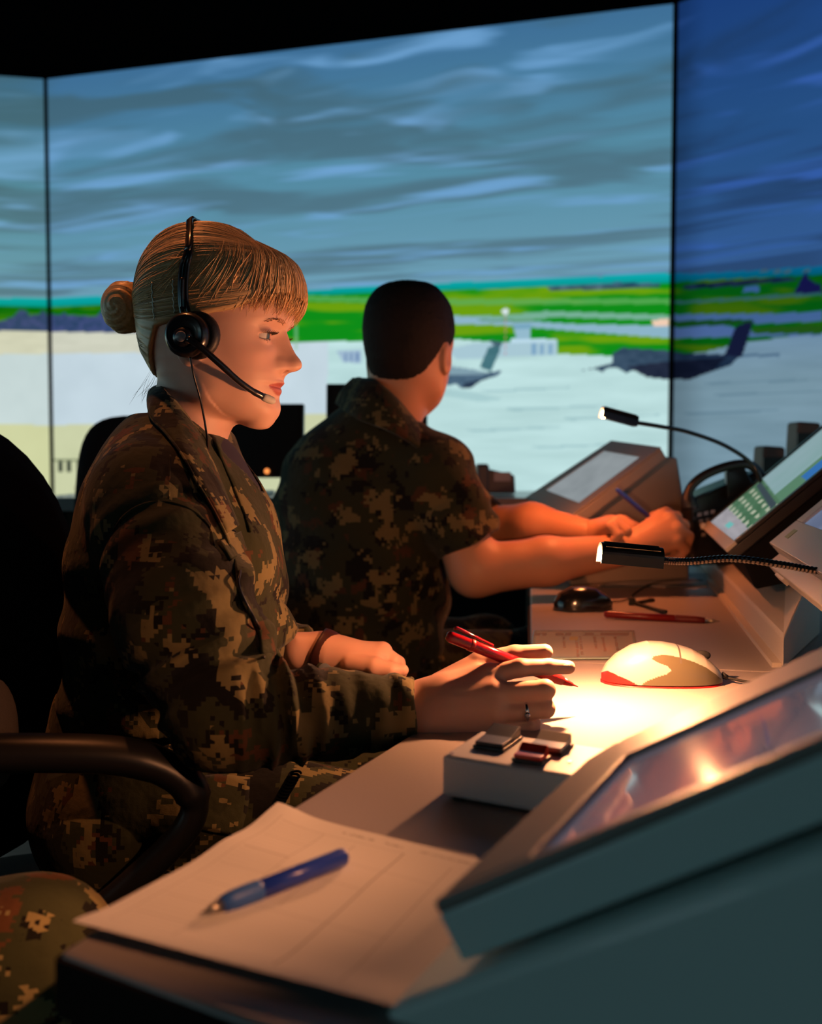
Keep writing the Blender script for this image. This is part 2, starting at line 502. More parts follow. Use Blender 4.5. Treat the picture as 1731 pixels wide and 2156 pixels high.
        # near aircraft on the middle screen: fuselage end, sweep-up, tail
        put([(930, 772), (985, 780), (1020, 786), (1036, 782), (1056, 781), (1050, 790), (1022, 799), (1000, 806), (990, 818), (972, 818), (962, 808), (930, 814)], (74, 100, 122), 1, 30)
        put([(930, 768), (1000, 778), (1030, 786), (985, 790), (930, 790)], (128, 158, 172))
        put([(978, 806), (1008, 800), (1040, 790), (1010, 804), (992, 817), (974, 817)], (40, 56, 78))
        put([(1010, 774), (1028, 732), (1056, 722), (1052, 740), (1034, 782)], (66, 112, 122), 1, 20)
        put([(1030, 716), (1058, 720), (1056, 726), (1042, 730)], (70, 98, 112))
        put([(930, 816), (1000, 826), (1060, 840), (1010, 846), (930, 832)], (158, 196, 200), .6)
        # dark aircraft crossing the right seam
        put([(1215, 782), (1260, 772), (1290, 764), (1290, 744), (1310, 732), (1410, 738), (1440, 744), (1525, 746), (1560, 747), (1540, 768), (1500, 782), (1455, 798), (1410, 800), (1362, 792), (1355, 782), (1330, 780), (1320, 786), (1300, 774), (1275, 776), (1270, 784), (1250, 776)], (52, 74, 96), 1, 30)
        put([(1320, 772), (1410, 760), (1530, 752), (1500, 782), (1455, 798), (1410, 800), (1362, 794)], (34, 42, 62), 1, 16)
        put([(1526, 748), (1548, 690), (1560, 682), (1586, 678), (1578, 704), (1562, 752)], (38, 44, 74))
        put([(1560, 746), (1640, 744), (1640, 751), (1560, 751)], (98, 136, 156), .7)
        for (x0, y0, x1) in ((1010, 822, 1200), (1060, 860, 1300), (980, 905, 1180), (1180, 880, 1390), (1120, 940, 1330), (1480, 806, 1700), (1500, 830, 1731), (1440, 870, 1640)):
            put([(x0, y0), (x1, y0 - 8), (x1, y0 - 5), (x0 + 20, y0 + 5)], (120, 160, 170), .35)
        if panel == 1:   # right-hand screen: its own runways and trees
            put([(1419, 634), (1500, 630), (1731, 614), (1731, 622), (1500, 636), (1419, 640)], (90, 150, 130), .9)
            put([(1419, 662), (1640, 660), (1731, 655), (1731, 676), (1600, 682), (1419, 676)], (118, 158, 190))
            put([(1419, 676), (1540, 672), (1600, 674), (1540, 684), (1419, 688)], (40, 110, 40))
            put([(1419, 690), (1520, 684), (1600, 700), (1731, 700), (1731, 706), (1419, 712)], (126, 160, 200))
            put([(1590, 690), (1731, 684), (1731, 703), (1580, 702)], (60, 130, 30))
            put([(1440, 600), (1560, 590), (1660, 583), (1680, 590), (1560, 602), (1440, 610)], (50, 50, 96), .8, 60)
            put([(1672, 618), (1688, 586), (1696, 572), (1706, 590), (1731, 602), (1731, 616)], (44, 40, 90))
            put([(1566, 604), (1596, 600), (1600, 614), (1564, 616)], (104, 150, 180))
            for x0 in (1600, 1628, 1650, 1690): put([(x0, 570), (x0 + 14, 566), (x0 + 18, 572), (x0, 575)], (120, 150, 130))
            put([(1526, 748), (1548, 690), (1560, 682), (1586, 678), (1578, 704), (1562, 752)], (38, 44, 74))
        col = c
    # projector tint of each screen
    l = srgb2lin(col)
    if panel == 1:
        t = sstep(1419, 1500, px) if view else 1.0
        k_ = sstep(500, 820, py)[..., None]; l = l * (A3(.21, .30, .62) * (1 - k_) + A3(.36, .40, .50) * k_) * (.65 + .35 * (t if not view else t[..., None]))
    elif panel == -1:
        l = l * A3(1.05, 1.03, .92)
    return l

M_proj = emit_attr('projected_picture', 1.0)
labels = {0: 'wide middle projection screen showing cloudy sky, green airfield and two parked aircraft',
          1: 'darker blue right-hand projection screen with the tail of a dark aircraft',
          -1: 'narrow strip of projection screen at the left edge, yellowish below and tree line'}
for i in range(-5, 5):
    a, b = seam(i), seam(i + 1)
    t = (b - a).normalized(); gap = .010 if i in (-1,) else .012
    a2, b2 = a + t * gap, b - t * gap
    view = i in (-1, 0, 1)
    nu, nv = {0: (560, 460), 1: (420, 420), -1: (260, 360)}.get(i, (40, 30))
    if i == 1:
        cut = None
    def fn(u, v, a=a2, b=b2):
        P = np.zeros(u.shape + (3,))
        P[..., 0] = a.x + (b.x - a.x) * u; P[..., 1] = a.y + (b.y - a.y) * u; P[..., 2] = SBOT + (STOP - SBOT) * v
        return P
    def cf(u, v, i=i, a=a2, b=b2, view=view):
        X = a.x + (b.x - a.x) * u; Y = a.y + (b.y - a.y) * u; Z = SBOT + (STOP - SBOT) * v
        px, py = topix(X, np.maximum(Y, .5), Z)
        return paint_scene((i + u) * chord + 40, Z, px, py, view, i if view else 0) * (1.0 if view else 2.0 if i < 0 else .6)  # unseen left screens brightened beyond their picture as added fill light
    o = grid_sheet('projection_screen', fn, nu, nv, cf, M_proj)
    tag(o, labels.get(i, 'side projection screen of the surrounding airfield view outside the picture'), 'screen')
    if i not in labels: o['group'] = 'projection screens beyond the frame'
    # black backing keeps the cloth a real panel
    if view or True:
        mb = MB(); nb = Vector((-t.y, t.x, 0)); 
        if nb.dot((a + b) / 2 - Vector((ringc.x, ringc.y, 0))) < 0: nb = -nb
        mb.box(a2 + nb * .01 + Vector((0, 0, SBOT)), b2 - a2, Vector((0, 0, STOP - SBOT)), nb * .02)
        mb.build('backing_panel', M_black, o)
for k, i in enumerate(range(-4, 6)):
    s = seam(i); mb = MB(); mb.tube([s + Vector((0, 0, 0)), s + Vector((0, 0, STOP))], .012, 8)
    mb.build('trim_%d' % (k + 1), M_black)['kind'] = 'structure'

# walls, floor, ceiling
ctr = Vector((ringc.x, ringc.y, 0)); WR = Rad + .5
n = 26; ringpts = [ctr + Vector((math.cos(2 * math.pi * k / n) * WR, math.sin(2 * math.pi * k / n) * WR, 0)) for k in range(n)]
def wallseg(ks, name):
    mb = MB()
    for k in ks:
        a, b = ringpts[k % n], ringpts[(k + 1) % n]; nrm = ((a + b) / 2 - ctr).normalized()
        mb.box(a, b - a, Vector((0, 0, 3.7)), nrm * .1)
    mb.build(name, M_wall)['kind'] = 'structure'
wallseg(range(3, 10), 'wall_back'); wallseg(range(10, 16), 'wall_left'); wallseg(range(16, 23), 'wall_front'); wallseg(list(range(23, 29)), 'wall_right')
mb = MB(); mb.prism([p + Vector((0, 0, -.05)) for p in ringpts], (0, 0, .05)); mb.build('floor', M_carpet)['kind'] = 'structure'
mb = MB(); mb.prism([p + Vector((0, 0, 3.7)) for p in ringpts], (0, 0, .05)); mb.build('ceiling', M_ceil)['kind'] = 'structure'
# lower plinth wall under the screens
mb = MB()
for i in range(-5, 5):
    a, b = seam(i), seam(i + 1); nb = ((a + b) / 2 - ctr).normalized()
    mb.box(a, b - a, Vector((0, 0, SBOT - .01)), nb * .05)
mb.build('baseboard_back', M_wall)['kind'] = 'structure'
# ================================================================== worktops
DZ = 0.74
UP = Vector((0, 0, 1))
e0 = onz(126, 2004); eJ = onz(1117, 1390); e1 = onz(1117, 1235); e2_ = onz(533, 2156)
dir_near = (eJ - e0).normalized(); dir_far = (e1 - eJ).normalized()
dn = Vector((dir_near.y, -dir_near.x, 0)); df = Vector((dir_far.y, -dir_far.x, 0))   # away from the operators
dend = (e2_ - e0).normalized()
farend = eJ + dir_far * 1.3
root = empty('desk', (e0 + eJ) / 2 + dn * .2 - UP * DZ, 'near grey laminate worktop carrying the printed form, the switch box and the near console', 'desk')
poly = [e0, eJ, eJ + (dn + df).normalized() * 1.0, e0 + dend * 1.0 + dn * .02]
topn = MB(); topn.prism([p - UP * .028 for p in poly], UP * .028); topn.build('worktop', M_desk, root, bevel=.003)
mb = MB(); mb.box(e0 - UP * .030 - dn * .004, eJ - e0, dn * .006, UP * .026); mb.build('edge_band', M_deskedge, root, bevel=.001)
mb = MB(); mb.box(e0 - UP * .034 - dir_near * .003, dend * .9, dir_near * .004, UP * .031); mb.build('edge_band', M_deskedge, root)
mb = MB(); mb.box(e0 + dn * .30 + dir_near * .05 - UP * DZ, dn * .5, dir_near * .03, UP * (DZ - .03)); mb.build('end_panel', M_black, root)
mb = MB(); mb.box(e0 + dn * .62 + dir_near * .10 - UP * DZ, dir_near * .70, dn * .02, UP * (DZ - .03)); mb.build('modesty_panel', M_black, root)
root = empty('desk', (eJ + farend) / 2 + df * .2 - UP * DZ, 'far grey laminate worktop under the two computer mice and the seated man\'s forearms', 'desk')
q = eJ + (dn + df).normalized() * 1.0
poly = [eJ + dir_far * .002, farend, farend + df * .98, q + dir_far * .002]
mb = MB(); mb.prism([p - UP * .028 for p in poly], UP * .028); mb.build('worktop', M_desk, root, bevel=.003)
mb = MB(); mb.box(eJ - UP * .032 - df * .004, farend - eJ, df * .006, UP * .028); mb.build('edge_band', M_deskedge, root)
mb = MB(); mb.box(eJ + df * .06 + dir_far * .10 - UP * DZ, df * .6, dir_far * .03, UP * (DZ - .03)); mb.build('end_panel', M_black, root)
mb = MB(); mb.box(farend + df * .03 - dir_far * .1 - UP * DZ, df * .6, dir_far * .03, UP * (DZ - .03)); mb.build('end_panel', M_black, root)

# ================================================================== printed form and the blue pen on it
pA = onz(585, 1698, .745); pC = onz(160, 1952, .745); pB = pA + (onz(1015, 1802, .745) - pA).normalized() * .222; pD = pC + (onz(870, 2130, .745) - pC).normalized() * .222
qf = quadfn(pA, pB, pD, pC)
def paper_pos(u, v):
    P = qf(u, v)
    P[..., 2] = .7425 + .004 * np.exp(-((v - .35) / .12) ** 2) * (1 - u) ** 2 + .005 * np.exp(-((v - 1) / .10) ** 2) * (1 - u * .5) + .006 * np.exp(-(u / .12) ** 2) * np.exp(-(v / .2) ** 2)
    off = .008 * np.sin(v * 5.5) * np.exp(-(u / .25) ** 2)
    P[..., 0] += off * .4; P[..., 1] -= off * .3
    return P
def paper_col(u, v):
    ink = np.zeros(u.shape)
    def hl(v0, u0, u1, wd=.0022, a=.4):
        nonlocal ink
        ink = np.maximum(ink, a * ((np.abs(v - v0) < wd) & (u > u0) & (u < u1)))
    def vl(u0, v0, v1, wd=.0016, a=.5):
        nonlocal ink
        ink = np.maximum(ink, a * ((np.abs(u - u0) < wd) & (v > v0) & (v < v1)))
    vl(.06, .07, .93, a=.4)
    for uu, v0, v1 in ((.25, .10, .93), (.385, .13, .62), (.55, .10, .95), (.72, .12, .95), (.88, .12, .95)): vl(uu, v0, v1)
    for k in range(34):
        vv = .10 + k * .0245
        if vv < .92: hl(vv, .075, .245 if k % 5 else .25, .0016, .22 if k % 5 else .42)
    for vv, a_, b_ in ((.10, .25, .55), (.27, .385, .72), (.42, .25, .55), (.66, .25, .72), (.93, .06, .55)): hl(vv, a_, b_, .0018, .3)
    # title line of small dark characters
    m = (np.abs(v - .055) < .0085) & (u > .30) & (u < .93)
    ch = (vn2(u * 330, v * 260) > .5) & (vn2(u * 60 + 3, v * 0) > .22)
    ink = np.maximum(ink, .5 * (m & ch))
    return (A3(.74, .72, .70) * (1 - ink[..., None]))
o = grid_sheet('printed_form', paper_pos, 420, 330, paper_col, M_paper)
tag(o, 'white printed form with ruled columns lying at the near corner of the worktop', 'paper')

M_bluepen = mat('blue_plastic', (.015, .05, .42), .3, coat=.3)
M_bluegrip = mat('pale_blue_rubber', (.03, .12, .45), .5)
M_redtrans = mat('clear_red_plastic', (.75, .015, .03), .15, trans=.35, coat=.4)
M_redpl = mat('red_plastic', (.45, .015, .015), .35)
M_metal = mat('brushed_metal', (.5, .45, .38), .3, metal=1)
def pen(name, a, b, r, mb_, mt, label, parts, cat='pen', tipm=None):
    """a = cap end, b = writing tip"""
    a, b = Vector(a), Vector(b); d = b - a
    rt = empty(name, (a + b) / 2, label, cat)
    P = lambda t: a + d * t
    m_ = MB(); m_.tube([P(.0), P(.01), P(.03), P(.30), P(.62)], [r * .5, r * .85, r, r, r], 14); m_.build('barrel', mb_, rt, smooth=True)
    m_ = MB(); m_.tube([P(.62), P(.64), P(.80), P(.875)], [r * 1.02, r * 1.08, r * 1.05, r * .8], 14); m_.build('grip', mt, rt, smooth=True)
    m_ = MB(); m_.tube([P(.875), P(.95), P(.965), P(.999)], [r * .72, r * .36, r * .16, r * .08], 12); m_.build('tip', tipm or M_metal, rt, smooth=True)
    if parts:
        side = d.cross(UP).normalized().cross(d).normalized()
        m_ = MB(); m_.tube([P(.03) + side * r * 1.45, P(.05) + side * r * 1.7, P(.32) + side * r * 1.25], [r * .28, r * .3, r * .22], 8); m_.build('clip', mb_, rt, smooth=True)
        m_ = MB(); m_.tube([P(.16), P(.165), P(.185), P(.19)], [r * 1.03, r * 1.1, r * 1.1, r * 1.03], 14); m_.build('collar_ring', mt, rt, smooth=True)
    return rt
pen('pen', onz(728, 1802, .7505) , onz(424, 1922, .7455), .0058, M_bluepen, M_bluegrip, 'dark blue ballpoint pen lying across the printed form', False)

# ================================================================== white switch box
u2 = Vector((.436, .900, 0)).normalized(); d2 = Vector((.900, -.436, 0)).normalized()
sb = onz(930, 1676, DZ); bu = Vector((.43, .903, 0)).normalized(); bd = Vector((.87, -.49, 0)).normalized()
sb = onz(930, 1676, DZ + .003)
M_white = mat('white_painted_metal', (.62, .63, .66), .45, bump=.03)
rt = empty('switch_box', sb + bu * .04 + bd * .1, 'white box with black, red and clear rocker switches beside the woman\'s hand', 'box')
mb = MB(); mb.box(sb, bd * .21, bu * .082, UP * .032); mb.build('housing', M_white, rt, bevel=.0035)
for a_, b_ in ((.012, .01), (.19, .01), (.012, .065), (.19, .065)):
    mb = MB(); mb.tube([sb + bd * a_ + bu * b_ - UP * .003, sb + bd * a_ + bu * b_ + UP * .001], .006, 10); mb.build('rubber_foot', M_rubber, rt)
zt = UP * .032
def rocker(name, a0, b0, la, lb, m, lab):
    rb = sb + zt + bd * a0 + bu * b0
    f = MB(); f.box(rb - bd * .0015 - bu * .0015 + UP * .0003, bd * (la + .003), bu * (lb + .003), UP * .0025)
    fo = f.build(name, M_plastic, rt, bevel=.0006); tag(fo, lab)
    k = MB(); c0 = rb + UP * .0029
    k.prism([c0, c0 + bu * lb, c0 + bu * lb + UP * .008, c0 + bu * lb * .5 + UP * .0035, c0 + UP * .003], bd * la)
    k.build('rocker', m, fo, bevel=.0006)
rocker('switch', .016, .030, .024, .042, M_plastic, 'black rocker switch')
rocker('switch', .056, .012, .022, .018, mat('red_lit_rocker', (.7, .03, .01), .3, coat=.3), 'red rocker switch')
rocker('switch', .058, .042, .026, .030, mat('cream_rocker', (.55, .50, .42), .25, coat=.5), 'cream rocker switch')
for a_, b_ in ((.006, .006), (.095, .03)):
    mb = MB(); mb.tube([sb + zt + bd * a_ + bu * b_, sb + zt + bd * a_ + bu * b_ + UP * .0012], .0016, 8); mb.build('screw', M_chrome, rt)

# ================================================================== near console (right foreground)
TH = R(30.3); a_ = .47
w2 = d2 * math.cos(TH) + UP * math.sin(TH); n2 = -d2 * math.sin(TH) + UP * math.cos(TH)
P0 = Vector((.0209 * a_, a_, CAMZ - .4386 * a_))
rt = empty('touchscreen_console', P0 + d2 * .15 + u2 * .13 - UP * (P0.z - DZ), 'large tilted touchscreen console filling the lower right foreground', 'console')
W_, L_ = .276, .36; T_ = .030
M_frame = mat('screen_tinted_shell', (.66, .82, .80), .45, bump=.1, bscale=800, coat=.15)  # teal cast of the screens' light is put into the console's colour
gi = []   # inner glass corners found on the bezel plane
g0 = onplane(1118, 1803, P0, n2); g1 = onplane(1313, 1592, P0, n2)
def loc(p): v = Vector(p) - P0; return v.dot(u2), v.dot(w2)
(ua, wa), (ub, wb) = loc(g0), loc(g1)
ua = max(.012, ua); ub = min(W_ - .012, ub); wi = (wa + wb) / 2
Q = lambda u, w_, h=0: P0 + u2 * u + w2 * w_ + n2 * h
ch = .022   # cut outer corner
outer = [(0, 0), (W_ - ch, 0), (W_, ch * .8), (W_, L_), (0, L_)]
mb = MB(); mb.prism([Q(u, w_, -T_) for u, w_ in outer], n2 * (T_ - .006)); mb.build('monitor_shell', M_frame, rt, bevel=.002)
# bezel ring
mb = MB()
mb.box(Q(0, 0, -.0065), u2 * ua, w2 * L_, n2 * .0065)
mb.box(Q(ub, ch, -.0065), u2 * (W_ - ub), w2 * (L_ - ch), n2 * .0065)
mb.prism([Q(ua, 0, -.0065), Q(W_ - ch, 0, -.0065), Q(W_, ch * .8, -.0065), Q(W_, ch, -.0065), Q(ub, wi, -.0065), Q(ua, wi, -.0065)], n2 * .0065)
mb.build('bezel', mat('shade_toned_bezel', (.24, .22, .20), .45, bump=.1, bscale=800), rt, bevel=.0022)  # shell paint made darker: shade on the bezel is put into its colour
M_glassdark = mat('dim_touch_glass', (.10, .10, .12), .09, spec=.6, coat=1.0, emit=lin((96, 88, 100)), es=1.0)
def glowcol(u, v):
    g = fbm2(u * 5, v * 5, 3)[..., None]
    return A3(.085, .075, .11) * (.8 + .5 * g) + A3(.10, .07, .05) * sstep(.2, .8, v)[..., None] * sstep(.3, .6, g)
mb = MB(); mb.box(Q(ua - .001, wi - .001, -.006), u2 * (ub - ua + .002), w2 * (L_ - wi - .01), n2 * .0022); mb.build('touchscreen', M_glassdark, rt)
# body under the monitor
b0 = Vector((-.0045, .492, DZ)); b0 = P0 + d2 * -.004 ; b0 = Vector((b0.x, b0.y, DZ)) 
tn = math.tan(TH)
zf = .749
body = [b0 - d2 * .016, b0 - d2 * .016 + UP * (zf - DZ), b0 - d2 * .008 + UP * (zf - DZ + .006)]
body = [p for p in body]; t1 = .42
body += [b0 + d2 * t1 + UP * (zf - DZ + .002 + (t1 + .008) * tn * .985), b0 + d2 * t1]
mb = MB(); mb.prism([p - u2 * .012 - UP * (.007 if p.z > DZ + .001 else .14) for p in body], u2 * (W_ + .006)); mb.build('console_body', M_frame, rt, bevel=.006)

# ================================================================== plinth with the two tilted monitors (middle distance, right)
uM = Vector((.2158, .9764, 0)).normalized(); dM = Vector((.9764, -.2158, 0)).normalized()
M_mon = mat('light_grey_monitor_case', (.50, .46, .42), .42, bump=.08, bscale=600)
M_shelf = mat('speckled_warm_grey_metal', (.58, .52, .45), .45, bump=.25, bscale=700, var=.15)
f0 = onz(1650, 1343, DZ + .04); f1 = onz(1500, 1186, DZ + .04); fdir = (f1 - f0).normalized(); fn_ = Vector((fdir.y, -fdir.x, 0))
far_ = f0 + fdir * 1.5
side = (onz(1731, 1278, DZ + .04) - f0).normalized()
rt = empty('equipment_plinth', f0 + fn_ * .2 + fdir * .4 - UP * .04, 'low sloping warm grey equipment plinth along the back of the far worktop', 'plinth')
mb = MB()
z0 = -.04
A = f0; B = far_
Ab = f0 + side * .30; Bb = far_ + fn_ * .24
V = [A - UP * .04, B - UP * .04, Bb - UP * .04, Ab - UP * .04, A, B, Bb + UP * .085, Ab + UP * .085]
mb.add(V, [(0, 3, 2, 1), (4, 5, 6, 7), (0, 1, 5, 4), (1, 2, 6, 5), (2, 3, 7, 6), (3, 0, 4, 7)])
mb.build('plinth_body', M_shelf, rt, bevel=.004)
mb = MB(); mb.box(A - UP * .04 - fn_ * .0 - fdir * -.01, fdir * .95, -fn_ * .012, UP * .006); mb.build('skirt_strip', M_shelf, rt)

def tilted_monitor(name, corner, u, d, th, W, L, label, frame_m, colfn, bw=.02, cat='monitor', side_m=None):
    """corner = near-lower corner of the front plane; u runs along the lower edge, tilted up along d"""
    w_ = d * math.cos(th) + UP * math.sin(th); nn = -d * math.sin(th) + UP * math.cos(th)
    rt = empty(name, corner + u * W / 2 + d * .1, label, cat)
    Qm = lambda a, b, h=0: corner + u * a + w_ * b + nn * h
    mb = MB(); mb.box(Qm(0, 0, -.022), u * W, w_ * L, nn * .016); mb.build('case', side_m or frame_m, rt, bevel=.002)
    mb = MB(); mb.box(Qm(0, 0, -.006), u * W, w_ * bw, nn * .006); mb.build('bezel', frame_m, rt, bevel=.0015)
    mb = MB(); mb.box(Qm(0, L - bw, -.006), u * W, w_ * bw, nn * .006)
    mb.box(Qm(0, bw, -.006), u * bw, w_ * (L - 2 * bw), nn * .006); mb.box(Qm(W - bw, bw, -.006), u * bw, w_ * (L - 2 * bw), nn * .006)
    mb.build('bezel', side_m or frame_m, rt, bevel=.0015)
    grid_sheet('lit_screen', quadfn(Qm(bw, bw, -.004), Qm(W - bw, bw, -.004), Qm(W - bw, L - bw, -.004), Qm(bw, L - bw, -.004)), 120, 160, colfn, M_scr, rt)
    return rt, Qm, w_, nn
M_scr = emit_attr('lit_screen_picture', 1.0)
def keypad_cols(u, v):
    # u: near->far along the lower edge, w: metres up the slope
    w = v * .48; w1 = .028 + .016 * u; w2 = .088 + .045 * u
    c = A3(138, 176, 176) + 0 * np.zeros(u.shape + (3,))
    c = mixc(c, A3(160, 186, 196) + 0 * c, fbm2(u * 5, v * 5, 3))
    c = np.where(((w > w2) & (u < .30) & (w < .30))[..., None], A3(96, 140, 112), c)
    c = np.where(((w > w2 + .05) & (u < .22))[..., None], A3(58, 120, 190), c)
    green = (w > w1) & (w < w2)
    c = np.where(green[..., None], A3(82, 122, 92) + 34 * (fbm2(u * 8, v * 16, 3)[..., None] - .5), c)
    c = np.where((w < w1)[..., None], A3(172, 168, 174) + 34 * (fbm2(u * 5 + 3, v * 40, 3)[..., None] - .5), c)
    r = (w - w1) / (w2 - w1)
    ky = (np.mod(r * 3.4, 1.0) < .42) & (np.mod(u * 6.5 + .25 * np.floor(r * 3.4), 1.0) < .5) & (r > 0) & (r < .9)
    c = np.where(ky[..., None], A3(186, 194, 170), c)
    c = np.where(((np.abs(w - w2 + .012) < .006) & (u > .08) & (u < .95))[..., None], A3(66, 80, 88), c)
    c = np.where(((w > .012) & (w < .022) & (u > .40) & (u < .56))[..., None], A3(120, 200, 196), c)
    return srgb2lin(c) * .8
cM = Vector((.317 * 1.55, 1.55, CAMZ - .0755 * 1.55))
thM = R(41.7)
rt, Qm, wM, nM = tilted_monitor('tilted_monitor', cM - uM * .02 - (dM * math.cos(thM) + UP * math.sin(thM)) * .02, uM, dM, thM, .58, .52,
    'tilted screen glowing with a green and white key grid on the right behind the lamp', M_mon, keypad_cols, bw=.020, side_m=M_plastic)
mb = MB(); mb.prism([Qm(.002, .012, -.022), Qm(.002, .50, -.022), Qm(.002, .50, -.16), Qm(.002, .10, -.13), Qm(.002, -.005, -.075)], uM * .55); mb.build('black_body', M_black, rt, bevel=.004)
mb = MB(); mb.tube([Qm(.57, .004, .001), Qm(.52, .004, .001)], .006, 8); mb.build('white_latch', M_white, rt)
q_ = Qm(.2, .06, -.16); q_.z = .80; mb = MB(); mb.box(q_, uM * .2, dM * .08, UP * .10); mb.build('support_foot', M_black, rt)

thB = R(41.7)
cBfar = Vector((.3515 * 1.43, 1.43, CAMZ - .0780 * 1.43))
WB = .45; cB = cBfar - uM * WB
def dim_cols(u, v):
    g = fbm2(u * 4, v * 4, 3)[..., None]
    return srgb2lin(A3(92, 96, 128) + 40 * (g - .5) + A3(10, 16, 10))
rt, Qb, wB, nB = tilted_monitor('tilted_monitor', cB, uM, dM, thB, WB, .50, 'tilted warm grey monitor cut by the right edge just below the green key grid screen', M_mon, dim_cols, bw=.048)
lowB = MB(); lowB.box(Qb(0, -.022, -.045), uM * (WB - .01), wB * .055, nB * .026); lowB.build('front_tray', M_mon, rt, bevel=.002)
mb = MB(); mb.box(Qb(WB - .16, -.026, -.034), uM * .07, wB * .006, nB * .010); mb.build('latch', M_mon, rt, bevel=.001)
stk = MB(); stk.box(Qb(WB - .085, .018, .0), uM * .03, wB * .016, nB * .0006); tag(stk.build('sticker', mat('green_sticker', (.18, .26, .05), .5), rt), 'small green sticker')
mb = MB(); mb.prism([Qb(.0, .03, -.024), Qb(.0, .49, -.024), Qb(.0, .49, -.14), Qb(.0, .12, -.13)], uM * (WB - .03)); mb.build('black_body', M_black, rt, bevel=.004)
q_ = Qb(.05, .20, -.14); hq_ = q_.z - .742; q_.z = .742; mb = MB(); mb.box(q_, uM * .34, dM * .2, UP * (hq_ + .02)); mb.build('support_foot', M_shelf, rt)

# ================================================================== console beyond the man's hands
def gv(x, y, Y): return at(x, y, Y)
cL, cR, cT, cF = gv(1107, 1047, 2.5), gv(1198, 1089, 2.12), gv(1391, 941, 2.22), gv(1287, 927, 2.5)
nC = (cL - cR).cross(cT - cR).normalized()
if nC.z < 0: nC = -nC
rt = empty('touchscreen_console', (cL + cT) / 2 - UP * .2, 'grey wedge console with pale screen beyond the man\'s hands', 'console')
mb = MB(); mb.prism([p - nC * .03 for p in (cL, cR, cT, cF)], nC * .026); mb.build('monitor_shell', M_beige, rt, bevel=.004)
cen = (cL + cR + cT + cF) / 4
def ins(p, fx, fy):  # inner glass corner by bilinear mix
    return None
def bil(u, v, h=0): return cR * (1 - u) * (1 - v) + cL * u * (1 - v) + cF * u * v + cT * (1 - u) * v + nC * h
mb = MB()
iu0, iu1, iv0, iv1 = .12, .86, .17, .84
mb.prism([bil(0, 0, -.004), bil(1, 0, -.004), bil(1, iv0, -.004), bil(0, iv0, -.004)], nC * .004)
mb.prism([bil(0, iv1, -.004), bil(1, iv1, -.004), bil(1, 1, -.004), bil(0, 1, -.004)], nC * .004)
mb.prism([bil(0, iv0, -.004), bil(iu0, iv0, -.004), bil(iu0, iv1, -.004), bil(0, iv1, -.004)], nC * .004)
mb.prism([bil(iu1, iv0, -.004), bil(1, iv0, -.004), bil(1, iv1, -.004), bil(iu1, iv1, -.004)], nC * .004)
mb.build('bezel', M_beige, rt, bevel=.001)
grid_sheet('lit_screen', quadfn(bil(iu0, iv0, -.002), bil(iu1, iv0, -.002), bil(iu1, iv1, -.002), bil(iu0, iv1, -.002)), 20, 20,
           lambda u, v: srgb2lin(A3(138, 146, 150) + 20 * (fbm2(u * 5, v * 5, 3)[..., None] - .5)), M_scr, rt)
s0, s1, s2, s3, s4, s5 = gv(1200, 1100, 2.135), gv(1403, 962, 2.235), gv(1426, 963, 2.25), gv(1450, 1115, 2.27), gv(1452, 1200, 2.27), gv(1200, 1205, 2.14)
for s_ in (s4, s5): s_.z = DZ + .001
mb = MB(); mb.prism([s0, s1, s2, s3, s4, s5], Vector((.03, .34, 0))); mb.build('console_body', M_beige, rt, bevel=.006)

